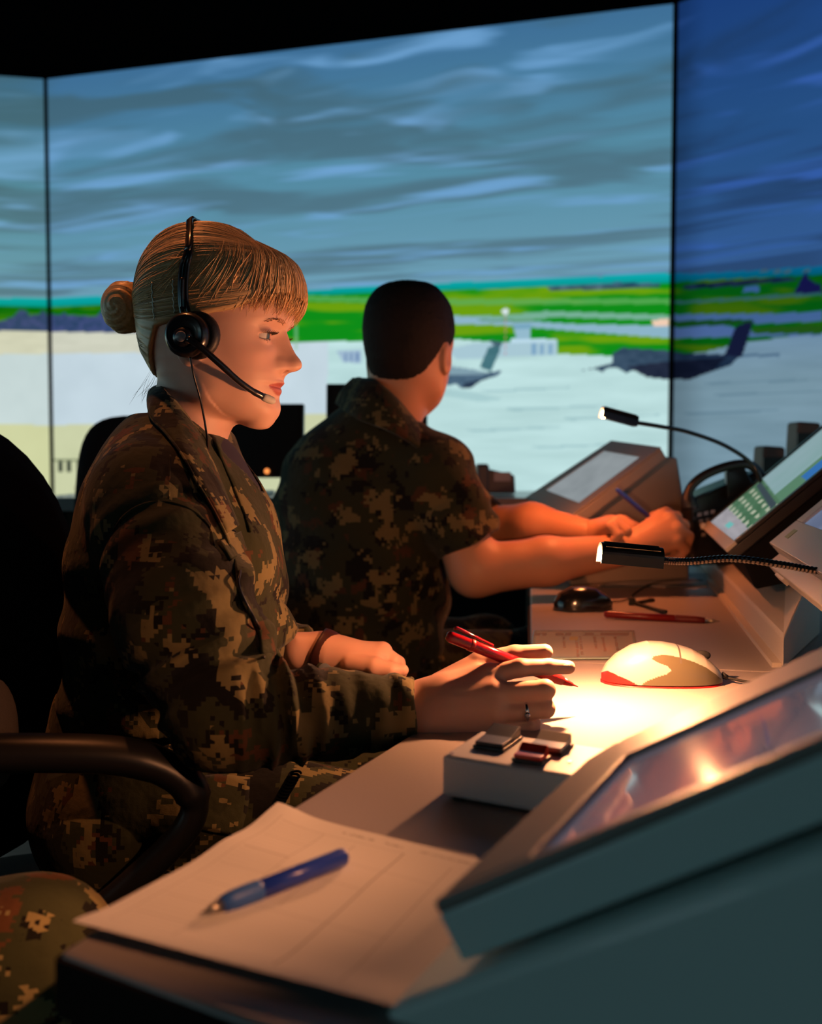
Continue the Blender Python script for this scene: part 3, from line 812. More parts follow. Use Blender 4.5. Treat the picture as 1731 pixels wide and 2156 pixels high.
# ================================================================== gooseneck lamps
M_lamp = mat('black_lamp_metal', (.012, .012, .013), .3, metal=.3, coat=.3)
M_bulb = mat('glowing_bulb', (1, .8, .5), .5, emit=(1.0, .62, .30), es=60)
def gooseneck(label, neck, ha, hb, lens_dir, p_all, p_spot, spot_dir, neck_r=.0042, head_r=.0115, col=(1, .39, .16), cone_=R(130), bulb_es=60):
    """neck: points from the base to the head; ha = neck end of the hood, hb = open glowing end"""
    ha, hb = Vector(ha), Vector(hb); d = (hb - ha); L = d.length; d.normalize()
    rt = empty('gooseneck_lamp', neck[0], label, 'lamp')
    pts = bez(list(neck) + [ha], 150)
    rr = [neck_r * (1.0 if i % 2 else .82) for i in range(len(pts))]
    mb = MB(); mb.tube(pts, rr, 10); mb.build('flexible_neck', M_lamp, rt, smooth=False)
    mb = MB(); mb.tube([neck[0] - UP * .001, neck[0] + UP * .014, neck[0] + UP * .016], [.02, .02, .012], 20); mb.build('base', M_lamp, rt)
    sd = d.cross(UP).normalized(); up = sd.cross(d).normalized()
    if up.z < 0: up = -up
    # hood: open-bottomed half tube with cooling fins
    vs, fs = [], []; n = 14
    ring = [(-1.0 if k == 0 else 1.0 if k == n else math.cos(math.pi - math.pi * k / n), (math.sin(math.pi * k / n) if 0 < k < n else -.0) ) for k in range(n + 1)]
    prof = [(x * head_r * .92, z * head_r * 1.0 + .002) for x, z in ring]
    prof = [(prof[0][0], -.008)] + prof + [(prof[-1][0], -.008)]
    inner = [(x * .86, (z - .002) * .86 + .001 if 0 < i < len(prof) - 1 else z) for i, (x, z) in enumerate(prof)]
    for s_ in (0, L):
        for x, z in prof + inner[::-1]:
            vs.append(ha + d * s_ + sd * x + up * z)
    m = len(prof) * 2
    for k in range(m): fs.append((k, (k + 1) % m, m + (k + 1) % m, m + k))
    fs.append(tuple(range(m))[::-1]); fs.append(tuple(range(m, 2 * m)))
    mb = MB(); mb.add(vs, fs)
    mb.build('hood', M_lamp, rt)
    mb = MB()
    for k in range(-2, 3):
        aa = math.pi / 2 + k * .42
        o_ = sd * math.cos(aa) * head_r * .95 + up * (math.sin(aa) * head_r * 1.0 + .0025)
        mb.tube([ha + d * .004 + o_, ha + d * (L - .004) + o_], .0009, 6)
    mb.build('cooling_fin', M_lamp, rt)
    mb = MB(); cp = [ha + sd * x * .98 + up * z for x, z in prof]; mb.prism(cp, d * .003); mb.build('end_cap', M_lamp, rt)
    mb = MB(); bc = hb - d * .006
    mb.tube([bc - d * .006, bc - d * .003, bc + d * .002, bc + d * .0045], [.003, .0075, .0085, .004], 12); bulb = mb.build('bulb', M_bulb if bulb_es == 60 else mat('dimmed_bulb', (1, .8, .5), .5, emit=(1.0, .62, .30), es=bulb_es), rt, smooth=True)
    lp = hb + d * .010 - up * .004
    for kind, pw, nm in (('POINT', p_all, 'bulb_glow'), ('SPOT', p_spot, 'bulb_beam')):
        if not pw: continue
        l = bpy.data.lights.new(nm, kind); l.energy = pw; l.color = col; l.shadow_soft_size = .006
        o = bpy.data.objects.new(nm, l); C.objects.link(o); o.location = lp
        if kind == 'SPOT':
            l.spot_size = cone_; l.spot_blend = 1.0
            o.rotation_euler = Vector(spot_dir).to_track_quat('-Z', 'Y').to_euler()
        adopt(o, rt)
        o.matrix_parent_inverse = Matrix.Translation(-Vector(rt.location))
    return rt
g1 = [at(2050, 1420, .98), at(1980, 1290, 1.0), at(1860, 1215, 1.04), at(1731, 1203, 1.06), at(1640, 1188, 1.07), at(1540, 1176, 1.075), at(1450, 1182, 1.075)]
gooseneck('lit gooseneck lamp with ribbed neck bent low over the silver mouse', g1, at(1392, 1180, 1.075), at(1262, 1168, 1.07), None, 7.0, 19.0, (.25, -.05, -1))
g2 = [at(1612, 1050, 2.02), at(1590, 985, 2.02), at(1530, 940, 2.0), at(1450, 910, 1.98), at(1390, 898, 1.97)]
gooseneck('lit gooseneck lamp arching against the projected apron over the man\'s hands', g2, at(1340, 890, 1.96), at(1266, 870, 1.95), None, 2.4, 2.5, (-.1, -.05, -1), neck_r=.0045, col=(1, .24, .07))
# third lamp of the near station, beyond the right edge of the frame
g3b = Vector((.50, .42, DZ)); 
g3 = [Vector((.52, .62, DZ)), Vector((.55, .60, .95)), Vector((.50, .50, 1.16)), Vector((.40, .42, 1.20))]
gooseneck('lit gooseneck lamp of the nearest station outside the right edge', g3, Vector((.34, .40, 1.19)), Vector((.28, .38, 1.165)), None, 0, 15.0, (-.62, .42, -.47), cone_=R(44), bulb_es=2)
# ================================================================== people: materials
M_skin = mat('skin', (.6, .36, .27), .48, sss=.12, attr='Col', spec=.35, bump=.06, bscale=500)
M_hair = mat('blonde_hair', (.42, .27, .12), .42, attr='Col', spec=.5)
M_hairdk = mat('short_black_hair', (.012, .008, .007), .7, bump=1.0, bscale=420, spec=.2)
M_eye = mat('eyeball', (.7, .66, .62), .12, attr='Col', coat=.6)
M_lash = mat('lash_and_brow', (.05, .025, .015), .8)
M_nail = mat('finger_nail', (.75, .5, .42), .15, coat=.8)
M_camo = camo('pixelled_woodland_cloth', .0042)
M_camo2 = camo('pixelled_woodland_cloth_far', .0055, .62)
M_tee = mat('dark_undershirt', (.03, .025, .05), .9, bump=.2)
M_boot = mat('black_boot_leather', (.01, .01, .01), .5)
SK = A3(.74, .44, .34)

# ------------------------------------------------------------------ head field, in head-local metres (x forward, y left, z up)
HS = 1.2 / F
def px2x(v): return (np.asarray(v, float) - 440) * HS / .99
T = np.array([
 (484, 455, 425, 440, .004), (486, 472, 412, 440, .014), (490, 480, 394, 440, .026), (500, 504, 370, 440, .042), (515, 530, 350, 440, .054), (540, 574, 322, 440, .064),
 (570, 603, 306, 440, .071), (600, 612, 299, 440, .0735), (640, 617, 297, 440, .0745), (670, 617, 298, 440, .074),
 (685, 611, 300, 440, .0735), (700, 600, 303, 442, .073), (730, 593, 312, 445, .071), (760, 591, 325, 450, .068),
 (790, 594, 345, 458, .063), (806, 592, 365, 463, .0595), (815, 588, 380, 466, .057), (825, 584, 395, 470, .054),
 (838, 577, 410, 474, .050), (850, 574, 425, 478, .045), (862, 571, 440, 484, .038), (872, 563, 455, 490, .030),
 (880, 549, 475, 500, .018), (886, 530, 490, 508, .005)], float)
TZ = (700 - T[::-1, 0]) * HS; TF = px2x(T[::-1, 1]); TB = px2x(T[::-1, 2]); T0 = px2x(T[::-1, 3]); TW = T[::-1, 4]
Hh = np.array([
 (480, 446, 434, .004), (482, 466, 412, .018), (486, 492, 388, .036), (492, 512, 370, .048), (502, 526, 352, .058), (516, 544, 334, .066), (530, 574, 323, .071),
 (545, 604, 312, .075), (560, 622, 304, .078), (575, 632, 298, .0795), (600, 641, 291, .081), (625, 644, 287, .082), (640, 644, 287, .082),
 (660, 638, 289, .0815), (672, 630, 290, .081), (700, 612, 293, .078), (740, 600, 301, .074), (780, 600, 322, .068), (820, 600, 345, .06)], float)
HZ = (700 - Hh[::-1, 0]) * HS; HF = px2x(Hh[::-1, 1]); HB = px2x(Hh[::-1, 2]); HW = Hh[::-1, 3]
def radial(x, y, z, z_, f_, b_, x0_, w_, n=2.35):
    xf = np.interp(z, z_, f_); xb = np.interp(z, z_, b_); x0 = np.interp(z, z_, x0_) if not np.isscalar(x0_) else x0_; w = np.maximum(np.interp(z, z_, w_), 1.5e-3)
    dx = x - x0
    a = np.where(dx > 0, np.maximum(xf - x0, 1e-3), np.maximum(x0 - xb, 1e-3))
    nn = np.where(dx > 0, n, 2.0)
    q = ((np.abs(dx) / a) ** nn + (np.abs(y) / w) ** nn) ** (1 / nn)
    d = (q - 1) * np.minimum(a, w)
    d = np.maximum(d, (z - z_[-1])); d = np.maximum(d, (z_[0] - z))
    return d
def tab(z, pts, k=1.0):
    p = np.array(pts, float)[::-1]
    return np.interp(z, (700 - p[:, 0]) * HS, p[:, 1]) * k
NOSE = [(684, 0), (692, 2), (700, 5), (718, 16), (737, 26), (754, 36), (764, 41), (771, 42), (777, 40), (781, 32), (785, 18), (790, 7), (797, 2), (802, 0)]
NW = [(684, .006), (700, .0072), (720, .008), (740, .0095), (756, .0115), (768, .0145), (780, .0165), (800, .017)]
def L(px, py, y=0): return (float(px2x(px)), y, (700 - py) * HS)
def headF(p, eyes=True, ears=True, neck=True, neckend=None):
    x, y, z = p
    bmp = tab(z, NOSE, HS) * np.exp(-(np.abs(y) / tab(z, NW)) ** 2.2)
    lat = np.exp(-(y / .021) ** 2)
    py = 700 - z / HS
    bmp = bmp + HS * (5.5 * np.exp(-((py - 806.5) / 4.2) ** 2) * lat + 6 * np.exp(-((py - 824) / 6) ** 2) * lat
                      - 5 * np.exp(-((py - 814.5) / 2.2) ** 2) * np.exp(-(y / .026) ** 4) - 3 * np.exp(-((py - 842) / 7) ** 2) * lat)
    for s in (-1, 1):
        yy = y - s * .031
        bmp = bmp - .0065 * np.exp(-(yy / .016) ** 2 - ((py - 713) / 19) ** 2) - .004 * np.exp(-((y - s * .016) / .007) ** 2 - ((py - 715) / 15) ** 2)
        bmp = bmp + .0022 * np.exp(-((y - s * .026) / .018) ** 2 - ((py - 686) / 9) ** 2)
        bmp = bmp + .003 * np.exp(-((y - s * .042) / .016) ** 2 - ((py - 752) / 20) ** 2)
    x0 = np.interp(z, TZ, T0)
    xx = x - bmp * sstep(.012, .05, x - x0)
    d = radial(xx, y, z, TZ, TF, TB, T0, TW)
    for s in (-1, 1):
        m = cone(p, L(546, 862, s * .010), L(466, 818, s * .044), .0165, .017)
        m = smin(m, cone(p, L(466, 818, s * .044), L(450, 745, s * .054), .017, .015), .01)
        d = smin(d, m, .022)
        d = smin(d, ell(p, L(589, 770, s * .0125), (.0095, .006, .0072)), .005)
        d = smax(d, -ell(p, L(604, 784, s * .0065), (.0048, .003, .0035)), .002)
        if eyes:
            ec = L(564, 715, s * .0305)
            sp = np.sqrt((x - ec[0]) ** 2 + (y - ec[1]) ** 2 + (z - ec[2]) ** 2)
            d = smax(d, -(sp - .0120), .0015)
            zz = z - ec[2]
            up = smax(sp - .0140, -(zz - .0012 - (x - ec[0]) * .05), .001)
            lo = smax(sp - .0134, (zz + .0048), .001)
            fr = -(x - ec[0] + .004)
            d = smin(d, smax(np.maximum(up, -(sp - .0118)), fr, .002), .0035)
            d = smin(d, smax(np.maximum(lo, -(sp - .0118)), fr, .002), .0035)
        if ears:
            er = ell(p, L(446, 732, s * .0755), (.017, .0065, .029))
            er = smax(er, -ell(p, L(449, 728, s * .084), (.010, .006, .018)), .003)
            d = smin(d, er, .004)
    d = smin(d, ell(p, L(619, 769), (.0085, .008, .0075)), .006)
    if neck:
        ne = neckend or [L(424, 780), L(398, 880), L(364, 975)]
        d = smin(d, chain(p, ne, [.046, .0455, .050], .01, (0, 1, 0), 1.08), .016)
    return d

def lips_col(v, base=SK, lipc=A3(.52, .15, .13)):
    x, y, z = v[:, 0], v[:, 1], v[:, 2]; py = 700 - z / HS
    top = 805.5 + 6.5 * (np.abs(y) / .022) ** 1.6; bot = 833 - 14 * (np.abs(y) / .024) ** 2
    t = sstep(-1.5, 1.5, py - top) * sstep(-2, 2, bot - py) * (x > px2x(548)) * (np.abs(y) < .024)
    c = base[None] * (1 - t[:, None]) + lipc[None] * t[:, None]
    for s in (-1, 1):
        k = np.exp(-((y - s * .042) / .02) ** 2 - ((py - 765) / 28) ** 2) * (x > .03)
        c = c * (1 - .25 * k[:, None]) + A3(.66, .27, .22) * (.25 * k[:, None])
        k = np.exp(-((y - s * .031) / .017) ** 2 - ((py - 709) / 11) ** 2) * (x > .03)
        c = c * (1 - .35 * k[:, None]) + A3(.42, .2, .17) * (.35 * k[:, None])
    return c
def frame(o, ang):
    """returns local->world; ang = heading of the local x axis in the ground plane"""
    hx = Vector((math.cos(ang), math.sin(ang), 0)); hy = Vector((-math.sin(ang), math.cos(ang), 0))
    Mx = np.array([hx, hy, (0, 0, 1)]); o = np.array(o)
    return lambda v, k=1.0: (np.asarray(v) * k) @ Mx + o
V3 = lambda p: tuple(p)

# ------------------------------------------------------------------ the woman
hO = at(440, 700, 1.2)
HA = R(-8)
toW = frame(hO, HA)
def W(px, py, y=0.0):
    """world point on the head at lateral offset y that projects to the pixel"""
    ax, ay = px, py
    for _ in range(6):
        p = Vector(toW(np.array([L(ax, ay, y)]))[0]); q = topix(*p); ax += px - q[0]; ay += py - q[1]
    return p
def unW(px, py, y):
    ax, ay = px, py
    for _ in range(6):
        q = topix(*toW(np.array([L(ax, ay, y)]))[0]); ax += px - q[0]; ay += py - q[1]
    return ax, ay
woman = empty('person', at(290, 1900, 1.2), 'blonde woman in camouflage uniform, hair in a bun, seated in profile with a red pen', 'person')
hv, hq = nets(headF, (-.115, -.092, -.185), (.125, .092, .135), .0017)
hc = lips_col(hv)
hv = toW(hv)
# right hand (near), palm side away from the camera
def hand_field(segs, palm, kk=.008):
    def f(p):
        d = None
        for pts, rr in palm:
            c = chain(p, [V3(q) for q in pts], rr, .006); d = c if d is None else smin(d, c, .014)
        for pts, rr in segs:
            d = smin(d, chain(p, [V3(q) for q in pts], rr, .003), .0045)
        return d
    return f
wr = at(845, 1497, 1.0)
mi, mm, mr, mp = at(1030, 1422, 1.005), at(1042, 1460, .988), at(1040, 1500, .985), at(1022, 1535, .992)
palm = [([at(800, 1497, 1.0), wr, at(905, 1497, 1.0), mi], [.028, .027, .021, .0125]), ([at(905, 1500, 1.0), mm], [.022, .0125]), ([at(905, 1500, 1.0), mr], [.022, .0125]), ([at(900, 1510, 1.0), mp], [.022, .0125]),
        ([at(905, 1475, 1.01), at(1000, 1425, 1.025)], [.022, .014]), ([at(940, 1480, 1.0), at(1020, 1480, 1.005)], [.024, .018])]
segs = [([mi, at(1095, 1406, 1.0), at(1155, 1404, 1.008), at(1197, 1405, 1.015)], [.0100, .0090, .0080, .0068]),
        ([mm, at(1148, 1452, .985), at(1150, 1452, 1.006), at(1130, 1446, 1.022)], [.0105, .0098, .0085, .0075]),
        ([mr, at(1148, 1492, .985), at(1150, 1490, 1.005), at(1125, 1482, 1.02)], [.0100, .0093, .0082, .0072]),
        ([mp, at(1118, 1530, .99), at(1122, 1524, 1.008), at(1100, 1518, 1.02)], [.0090, .0082, .0072, .0064]),
        ([at(930, 1445, 1.025), at(1010, 1398, 1.036), at(1085, 1380, 1.035), at(1148, 1372, 1.030)], [.0150, .0125, .0105, .0078])]
rh = nets(hand_field(segs, palm), (-.045, .94, .70), (.175, 1.07, .84), .0014)
rhv = rh[0]
# left hand (far) resting forward
lw = at(676, 1372, 1.3)
palmL = [([at(630, 1372, 1.3), lw, at(735, 1385, 1.29), at(805, 1372, 1.29)], [.025, .025, .022, .013]), ([at(700, 1382, 1.29), at(790, 1392, 1.27)], [.024, .014]), ([at(720, 1385, 1.3), at(800, 1385, 1.32)], [.022, .012])]
segsL = [([at(740, 1398, 1.265), at(790, 1405, 1.25), at(825, 1412, 1.245), at(848, 1411, 1.245)], [.013, .0125, .0105, .0075]),
         ([at(803, 1372, 1.285), at(828, 1392, 1.28), at(835, 1415, 1.28), at(830, 1428, 1.28)], [.0105, .0095, .008, .007]),
         ([at(806, 1374, 1.30), at(838, 1396, 1.30), at(845, 1418, 1.30)], [.0105, .0092, .0075]),
         ([at(806, 1378, 1.32), at(836, 1398, 1.322), at(842, 1418, 1.322)], [.010, .009, .0075]),
         ([at(800, 1384, 1.335), at(826, 1400, 1.34), at(832, 1416, 1.34)], [.009, .008, .007])]
lh = nets(hand_field(segsL, palmL), (-.165, 1.22, .70), (.02, 1.37, .80), .0018)
# inner body hidden by the uniform, so that the figure is one body
hipN, hipF = at(285, 1725, 1.11), at(285, 1725, 1.30)
knN, knF = Vector((.06, 1.10, .565)), Vector((.07, 1.33, .565))
def innerF(p):
    d = chain(p, [V3(at(356, 985, 1.2)), V3(at(360, 1100, 1.2)), V3(at(360, 1300, 1.2)), V3(at(325, 1620, 1.2))], [.045, .08, .09, .09], .03, (0, 1, 0), 1.3)
    for sh, el, wr_ in ((at(322, 1070, 1.07), at(475, 1520, .97), at(800, 1497, 1.0)), (at(345, 1060, 1.33), at(430, 1400, 1.40), at(640, 1372, 1.3))):
        d = smin(d, chain(p, [V3(sh), V3(el), V3(wr_)], [.048, .038, .024], .01), .03)
    for h_, k_, an in ((hipN, knN, Vector((.10, 1.10, .10))), (hipF, knF, Vector((.12, 1.34, .10)))):
        d = smin(d, chain(p, [V3(h_), V3(k_), V3(an)], [.07, .05, .035], .01), .03)
    return d
inn = nets(innerF, (-.50, .85, .06), (.22, 1.52, 1.02), .012)
bv, bq = join((hv, hq), (rhv, rh[1]), (lh[0], lh[1]), (inn[0], inn[1]))
bc = np.concatenate([hc, np.repeat((SK * A3(1.0, .95, .93))[None], len(bv) - len(hc), 0)])
mkobj('body', bv, bq, M_skin, woman, smooth=True, cols=bc)
# nails
mb = MB()
def nail(c, d, nrm, w_, l_, parent):
    d = Vector(d).normalized(); nrm = Vector(nrm).normalized(); s_ = d.cross(nrm).normalized(); vs, fs = [], []
    for i in range(5):
        for j in range(5):
            a = (j / 4 - .5) * 2; b = (i / 4 - .5) * 2
            vs.append(Vector(c) + d * l_ * .5 * b * (1 - .12 * abs(a)) + s_ * w_ * .5 * a * (1 - .25 * max(0, b) ** 2) - nrm * (w_ * .22 * a * a))
    for i in range(4):
        for j in range(4): fs.append((i * 5 + j, i * 5 + j + 1, i * 5 + j + 6, i * 5 + j + 5))
    return mkobj('finger_nail', vs, fs, M_nail, parent, smooth=True, solid=.0005)
nail(at(1190, 1396, 1.009), (1, .1, -.05), (.1, -.35, 1), .010, .012, woman)
nail(at(1146, 1363, 1.030), (1, .0, .15), (-.1, -.5, 1), .011, .013, woman)
# eyes
for s in (-1, 1):
    ec = np.array(L(564, 715, s * .0305)); vs, fs = [], []
    nu_, nv_ = 28, 20
    g = R(-14 if s < 0 else -14)
    P_, Cc_ = [], []
    for i in range(nv_ + 1):
        th = math.pi * i / nv_
        for j in range(nu_):
            ph = 2 * math.pi * j / nu_
            v = np.array((math.cos(th), math.sin(th) * math.cos(ph), math.sin(th) * math.sin(ph)))
            c = A3(.75, .70, .66)
            if th < .48: c = A3(.10, .13, .13)
            if th < .20: c = A3(.01, .01, .01)
            P_.append(v * .0117); Cc_.append(c)
    P_ = np.array(P_); ry = R(10)  # looks slightly down
    c_, s_ = math.cos(ry), math.sin(ry)
    P_ = np.stack([P_[:, 0] * c_ + P_[:, 2] * s_, P_[:, 1], -P_[:, 0] * s_ + P_[:, 2] * c_], 1) + ec
    fs = [(i * nu_ + j, i * nu_ + (j + 1) % nu_, (i + 1) * nu_ + (j + 1) % nu_, (i + 1) * nu_ + j) for i in range(nv_) for j in range(nu_)]
    mkobj('eye', toW(P_), np.array(fs), M_eye, woman, smooth=True, cols=np.array(Cc_))
    # lashes
    mb = MB()
    for k in range(15):
        a = (k / 14 - .5) * 1.9
        r0 = .0141
        p0 = ec + np.array((math.cos(a) * r0, math.sin(a) * r0 * (1), .0014))
        p1 = p0 + np.array((math.cos(a) * .006, math.sin(a) * .006, .0012)); p2 = p1 + np.array((math.cos(a) * .002, math.sin(a) * .002, .0016))
        mb.tube([Vector(q) for q in toW(np.array([p0, p1, p2]))], [.00045, .0003, .0001], 4)
    o = mb.build('eyelashes', M_lash, woman); o['kind'] = 'stuff'
    # brow
    mb = MB()
    for k in range(46):
        t = k / 45; yy = s * (.014 + .030 * t); pyb = 690 - 5 * math.sin(t * 2.6) + random.uniform(-3, 3)
        zz = (700 - pyb) * HS
        xs = np.linspace(.03, .12, 200); dd = headF((xs, np.full(200, yy), np.full(200, zz)), False, False, False)
        xh = xs[np.argmax(dd > 0)]
        p0 = np.array((xh - .0003, yy, zz)); p1 = p0 + np.array((.0004 - .002 * t, s * .0045, .0010 - .0028 * t))
        mb.tube([Vector(q) for q in toW(np.array([p0, p1]))], [.0004, .00015], 4)
    o = mb.build('eyebrow', mat('light_brown_brow', (.26, .11, .05), .8) if s < 0 else MATS['light_brown_brow'], woman); o['kind'] = 'stuff'

# ------------------------------------------------------------------ hair
def hairR(x, y, z): return radial(x, y, z, HZ, HF, HB, 0.0, HW, 2.15)
BX = px2x([270, 300, 334, 350, 372, 410, 440, 485, 530, 575, 605, 650]); BY = np.array([800, 802, 796, 745, 702, 694, 688, 680, 672, 650, 638, 632.])
bun_c = np.array(L(259, 648)); Cen = np.array(L(440, 625))
axb = (bun_c - Cen) / np.linalg.norm(bun_c - Cen)
Uv = np.cross(axb, (0, 1, 0)); Uv /= np.linalg.norm(Uv); Vv = np.array((0, 1.0, 0))
def psi(x, y, z):
    dx, dy, dz = x - Cen[0], y - Cen[1], z - Cen[2]
    return np.arctan2(dy, dx * Uv[0] + dz * Uv[2])
def hairF(p):
    x, y, z = p
    d = hairR(x, y, z)
    ps = psi(x, y, z)
    g = .5 * np.sin(ps * 46) + .35 * np.sin(ps * 97 + 1) + .25 * np.sin(ps * 23 + 2)
    d = d - .0007 * g * sstep(.02, .05, np.sqrt(y * y + (z - Cen[2]) ** 2) )
    B = (700 - np.interp(x, BX, BY)) * HS
    d = smax(d, (B - z) * .8, .004)
    return d
hv2, hq2 = nets(hairF, (-.10, -.09, -.07), (.13, .09, .132), .0018)
shade = .82 + .36 * vn2(psi(hv2[:, 0], hv2[:, 1], hv2[:, 2]) * 30 + 40, hv2[:, 0] * 20 + 9)
HC = A3(.52, .35, .18)
hair = mkobj('hair', toW(hv2), hq2, M_hair, woman, smooth=True, cols=HC[None] * shade[:, None])
# bun
def bunF(p):
    x, y, z = p
    d = ell(p, bun_c, (.0265, .029, .0290))
    d = smin(d, ell(p, bun_c + np.array((.0, 0, .006)), (.022, .027, .025)), .01)
    d = smin(d, cone(p, bun_c + np.array((.012, 0, .001)), bun_c + np.array((.03, 0, .002)), .019, .022), .006)
    dx, dy, dz = x - bun_c[0], y - bun_c[1], z - bun_c[2]
    tw = np.arctan2(dz, dx) * 1.0 + np.sqrt(dx * dx + dz * dz) * 330 + 40 * dx
    return d - .0005 * np.sin(tw * 2 + dy * 260) - .0004 * np.sin(tw * 6 + 1 + 90 * dy)
b2v, b2q = nets(bunF, bun_c - .045, bun_c + .05, .0014)
sh2 = .8 + .4 * vn2(np.arctan2(b2v[:, 2] - bun_c[2], b2v[:, 0] - bun_c[0]) * 9 + 30, np.hypot(b2v[:, 2] - bun_c[2], b2v[:, 0] - bun_c[0]) * 600)
mkobj('hair_bun', toW(b2v), b2q, M_hair, woman, smooth=True, cols=HC[None] * sh2[:, None])
# strands: combed back along meridians between forehead and bun
def surf(c, dirs, off):
    """points on the hair surface from centre c along unit directions"""
    lo = np.zeros(len(dirs)); hi = np.full(len(dirs), .14)
    for _ in range(22):
        m = (lo + hi) / 2; q = c + dirs * m[:, None]
        ins = hairR(q[:, 0], q[:, 1], q[:, 2]) < 0
        lo = np.where(ins, m, lo); hi = np.where(ins, hi, m)
    return c + dirs * (hi + off)[:, None]
def strands_mesh(name, paths, cols, rad, parent, m, sides=3):
    """paths (n,k,3) -> one mesh of thin tubes"""
    n, k, _ = paths.shape
    t = np.gradient(paths, axis=1); t /= np.linalg.norm(t, axis=2, keepdims=True) + 1e-9
    a = np.cross(t, np.array((.3, .1, .95))); a /= np.linalg.norm(a, axis=2, keepdims=True) + 1e-9
    b = np.cross(t, a)
    prof = np.sin(np.linspace(.15, 1, k) * math.pi * .5) * np.clip((1.02 - np.linspace(0, 1, k)) * 4, .15, 1)
    V = []
    for s in range(sides):
        an = 2 * math.pi * s / sides
        V.append(paths + (a * math.cos(an) + b * math.sin(an)) * (rad[:, None] * prof[None])[..., None])
    V = np.stack(V, 2).reshape(-1, 3)
    i = np.arange(n)[:, None, None] * k * sides + np.arange(k - 1)[None, :, None] * sides
    s0 = np.arange(sides)[None, None, :]; s1 = (s0 + 1) % sides
    q = np.stack([i + s0, i + s1, i + sides + s1, i + sides + s0], -1).reshape(-1, 4)
    cc = np.repeat(cols, k * sides, 0)
    o = mkobj(name, V, q, m, parent, smooth=True, cols=cc); o['kind'] = 'stuff'; return o
ns, ks = 1150, 16
ps_ = rng.uniform(-math.pi, math.pi, ns); al0 = R(1) * rng.uniform(38, 100, ns); al1 = R(1) * rng.uniform(158, 172, ns)
tt = np.linspace(0, 1, ks)
al = al0[:, None] + (al1 - al0)[:, None] * tt[None]
psw = ps_[:, None] + .10 * rng.randn(ns)[:, None] * (1 - tt[None])
dirs = -axb[None, None] * np.cos(al)[..., None] + np.sin(al)[..., None] * (np.cos(psw)[..., None] * Uv + np.sin(psw)[..., None] * Vv)
off = np.repeat(rng.uniform(-.0002, .0011, ns), ks) * np.tile(np.sin(tt * math.pi * .9 + .25), ns)
pp = surf(Cen, dirs.reshape(-1, 3), off).reshape(ns, ks, 3)
Bz = (700 - np.interp(pp[..., 0], BX, BY)) * HS
keep = (pp[..., 2] > Bz + .002).all(1)
hc3 = HC[None] * rng.uniform(.7, 1.6, (ns, 1)) * np.array([[1, .97, .92]])
strands_mesh('combed_strands', toW(pp[keep].reshape(-1, 3)).reshape(-1, ks, 3), hc3[keep], rng.uniform(.00035, .0008, ns)[keep], woman, M_hair)
# nape strands rising from the neck to the bun
nn_ = 160; tt = np.linspace(0, 1, 12)
sx = rng.uniform(300, 338, nn_); sy = 796 - rng.uniform(0, 70, nn_); 
P0_ = np.stack([px2x(sx), rng.uniform(-.055, .055, nn_), (700 - sy) * HS], 1)
P1_ = np.array(L(288, 690))[None] + rng.randn(nn_, 3) * .004
pth = P0_[:, None] * (1 - tt)[None, :, None] + P1_[:, None] * tt[None, :, None]
dd = pth - Cen; dist = np.linalg.norm(dd, axis=2, keepdims=True)
pth = surf(Cen, (dd / dist).reshape(-1, 3), np.full(nn_ * 12, .0006)).reshape(nn_, 12, 3)
strands_mesh('nape_strands', toW(pth.reshape(-1, 3)).reshape(nn_, 12, 3), HC[None] * rng.uniform(.6, 1.2, (nn_, 1)), rng.uniform(.0004, .0008, nn_), woman, M_hair)
# fringe
nf, kf = 1050, 14; tt = np.linspace(0, 1, kf)
th0 = np.clip(rng.randn(nf) * 40 - 4, -88, 80); py0 = 512 + rng.uniform(0, 36, nf) + np.abs(th0) * .30
side = np.abs(th0) / 85
th1 = th0 * (1 + .0 * side) + np.sign(th0) * 42 * side ** 1.3
py1 = 670 + rng.uniform(-22, 12, nf) + rng.randn(nf) * 4 - 6 * side
thp = R(1) * (th0[:, None] + (th1 - th0)[:, None] * tt[None] ** 1.4 + 3 * rng.randn(nf)[:, None] * np.sin(tt * 3)[None])
pyp = py0[:, None] + (py1 - py0)[:, None] * tt[None]
z_ = (700 - pyp) * HS
lo = np.zeros(z_.shape); hi = np.full(z_.shape, .14)
for _ in range(20):
    m = (lo + hi) / 2; ins_ = hairR(m * np.cos(thp), m * np.sin(thp), z_) < 0
    lo = np.where(ins_, m, lo); hi = np.where(ins_, hi, m)
lift = rng.uniform(-.003, .0015, nf)[:, None] + (tt ** 3)[None] * rng.uniform(-.004, .0005, nf)[:, None]
r_ = hi + lift
fp = np.stack([r_ * np.cos(thp), r_ * np.sin(thp), z_], -1)
strands_mesh('fringe', toW(fp.reshape(-1, 3)).reshape(nf, kf, 3), HC[None] * rng.uniform(.85, 2.1, (nf, 1)) * np.array([[1.02, .98, .94]]), rng.uniform(.0004, .0010, nf), woman, M_hair)  # fringe strands lightened; screen light on the front hair is in their colour
# loose wisps on the neck
wv = []
for k in range(14):
    a = L(332 + random.uniform(-6, 6), 788 + random.uniform(-8, 6), random.uniform(-.03, .03)); b = L(300 + random.uniform(-14, 16), 846 + random.uniform(-16, 14), a[1])
    c = L(318 + random.uniform(-8, 8), 812, a[1]); tt2 = np.linspace(0, 1, 10)[:, None]
    wv.append((1 - tt2) ** 2 * np.array(a) + 2 * tt2 * (1 - tt2) * np.array(c) + tt2 ** 2 * np.array(b))
wv = np.array(wv)
strands_mesh('loose_wisps', toW(wv.reshape(-1, 3)).reshape(14, 10, 3), np.repeat(HC[None] * 1.1, 14, 0), np.full(14, .00022), woman, M_hair)

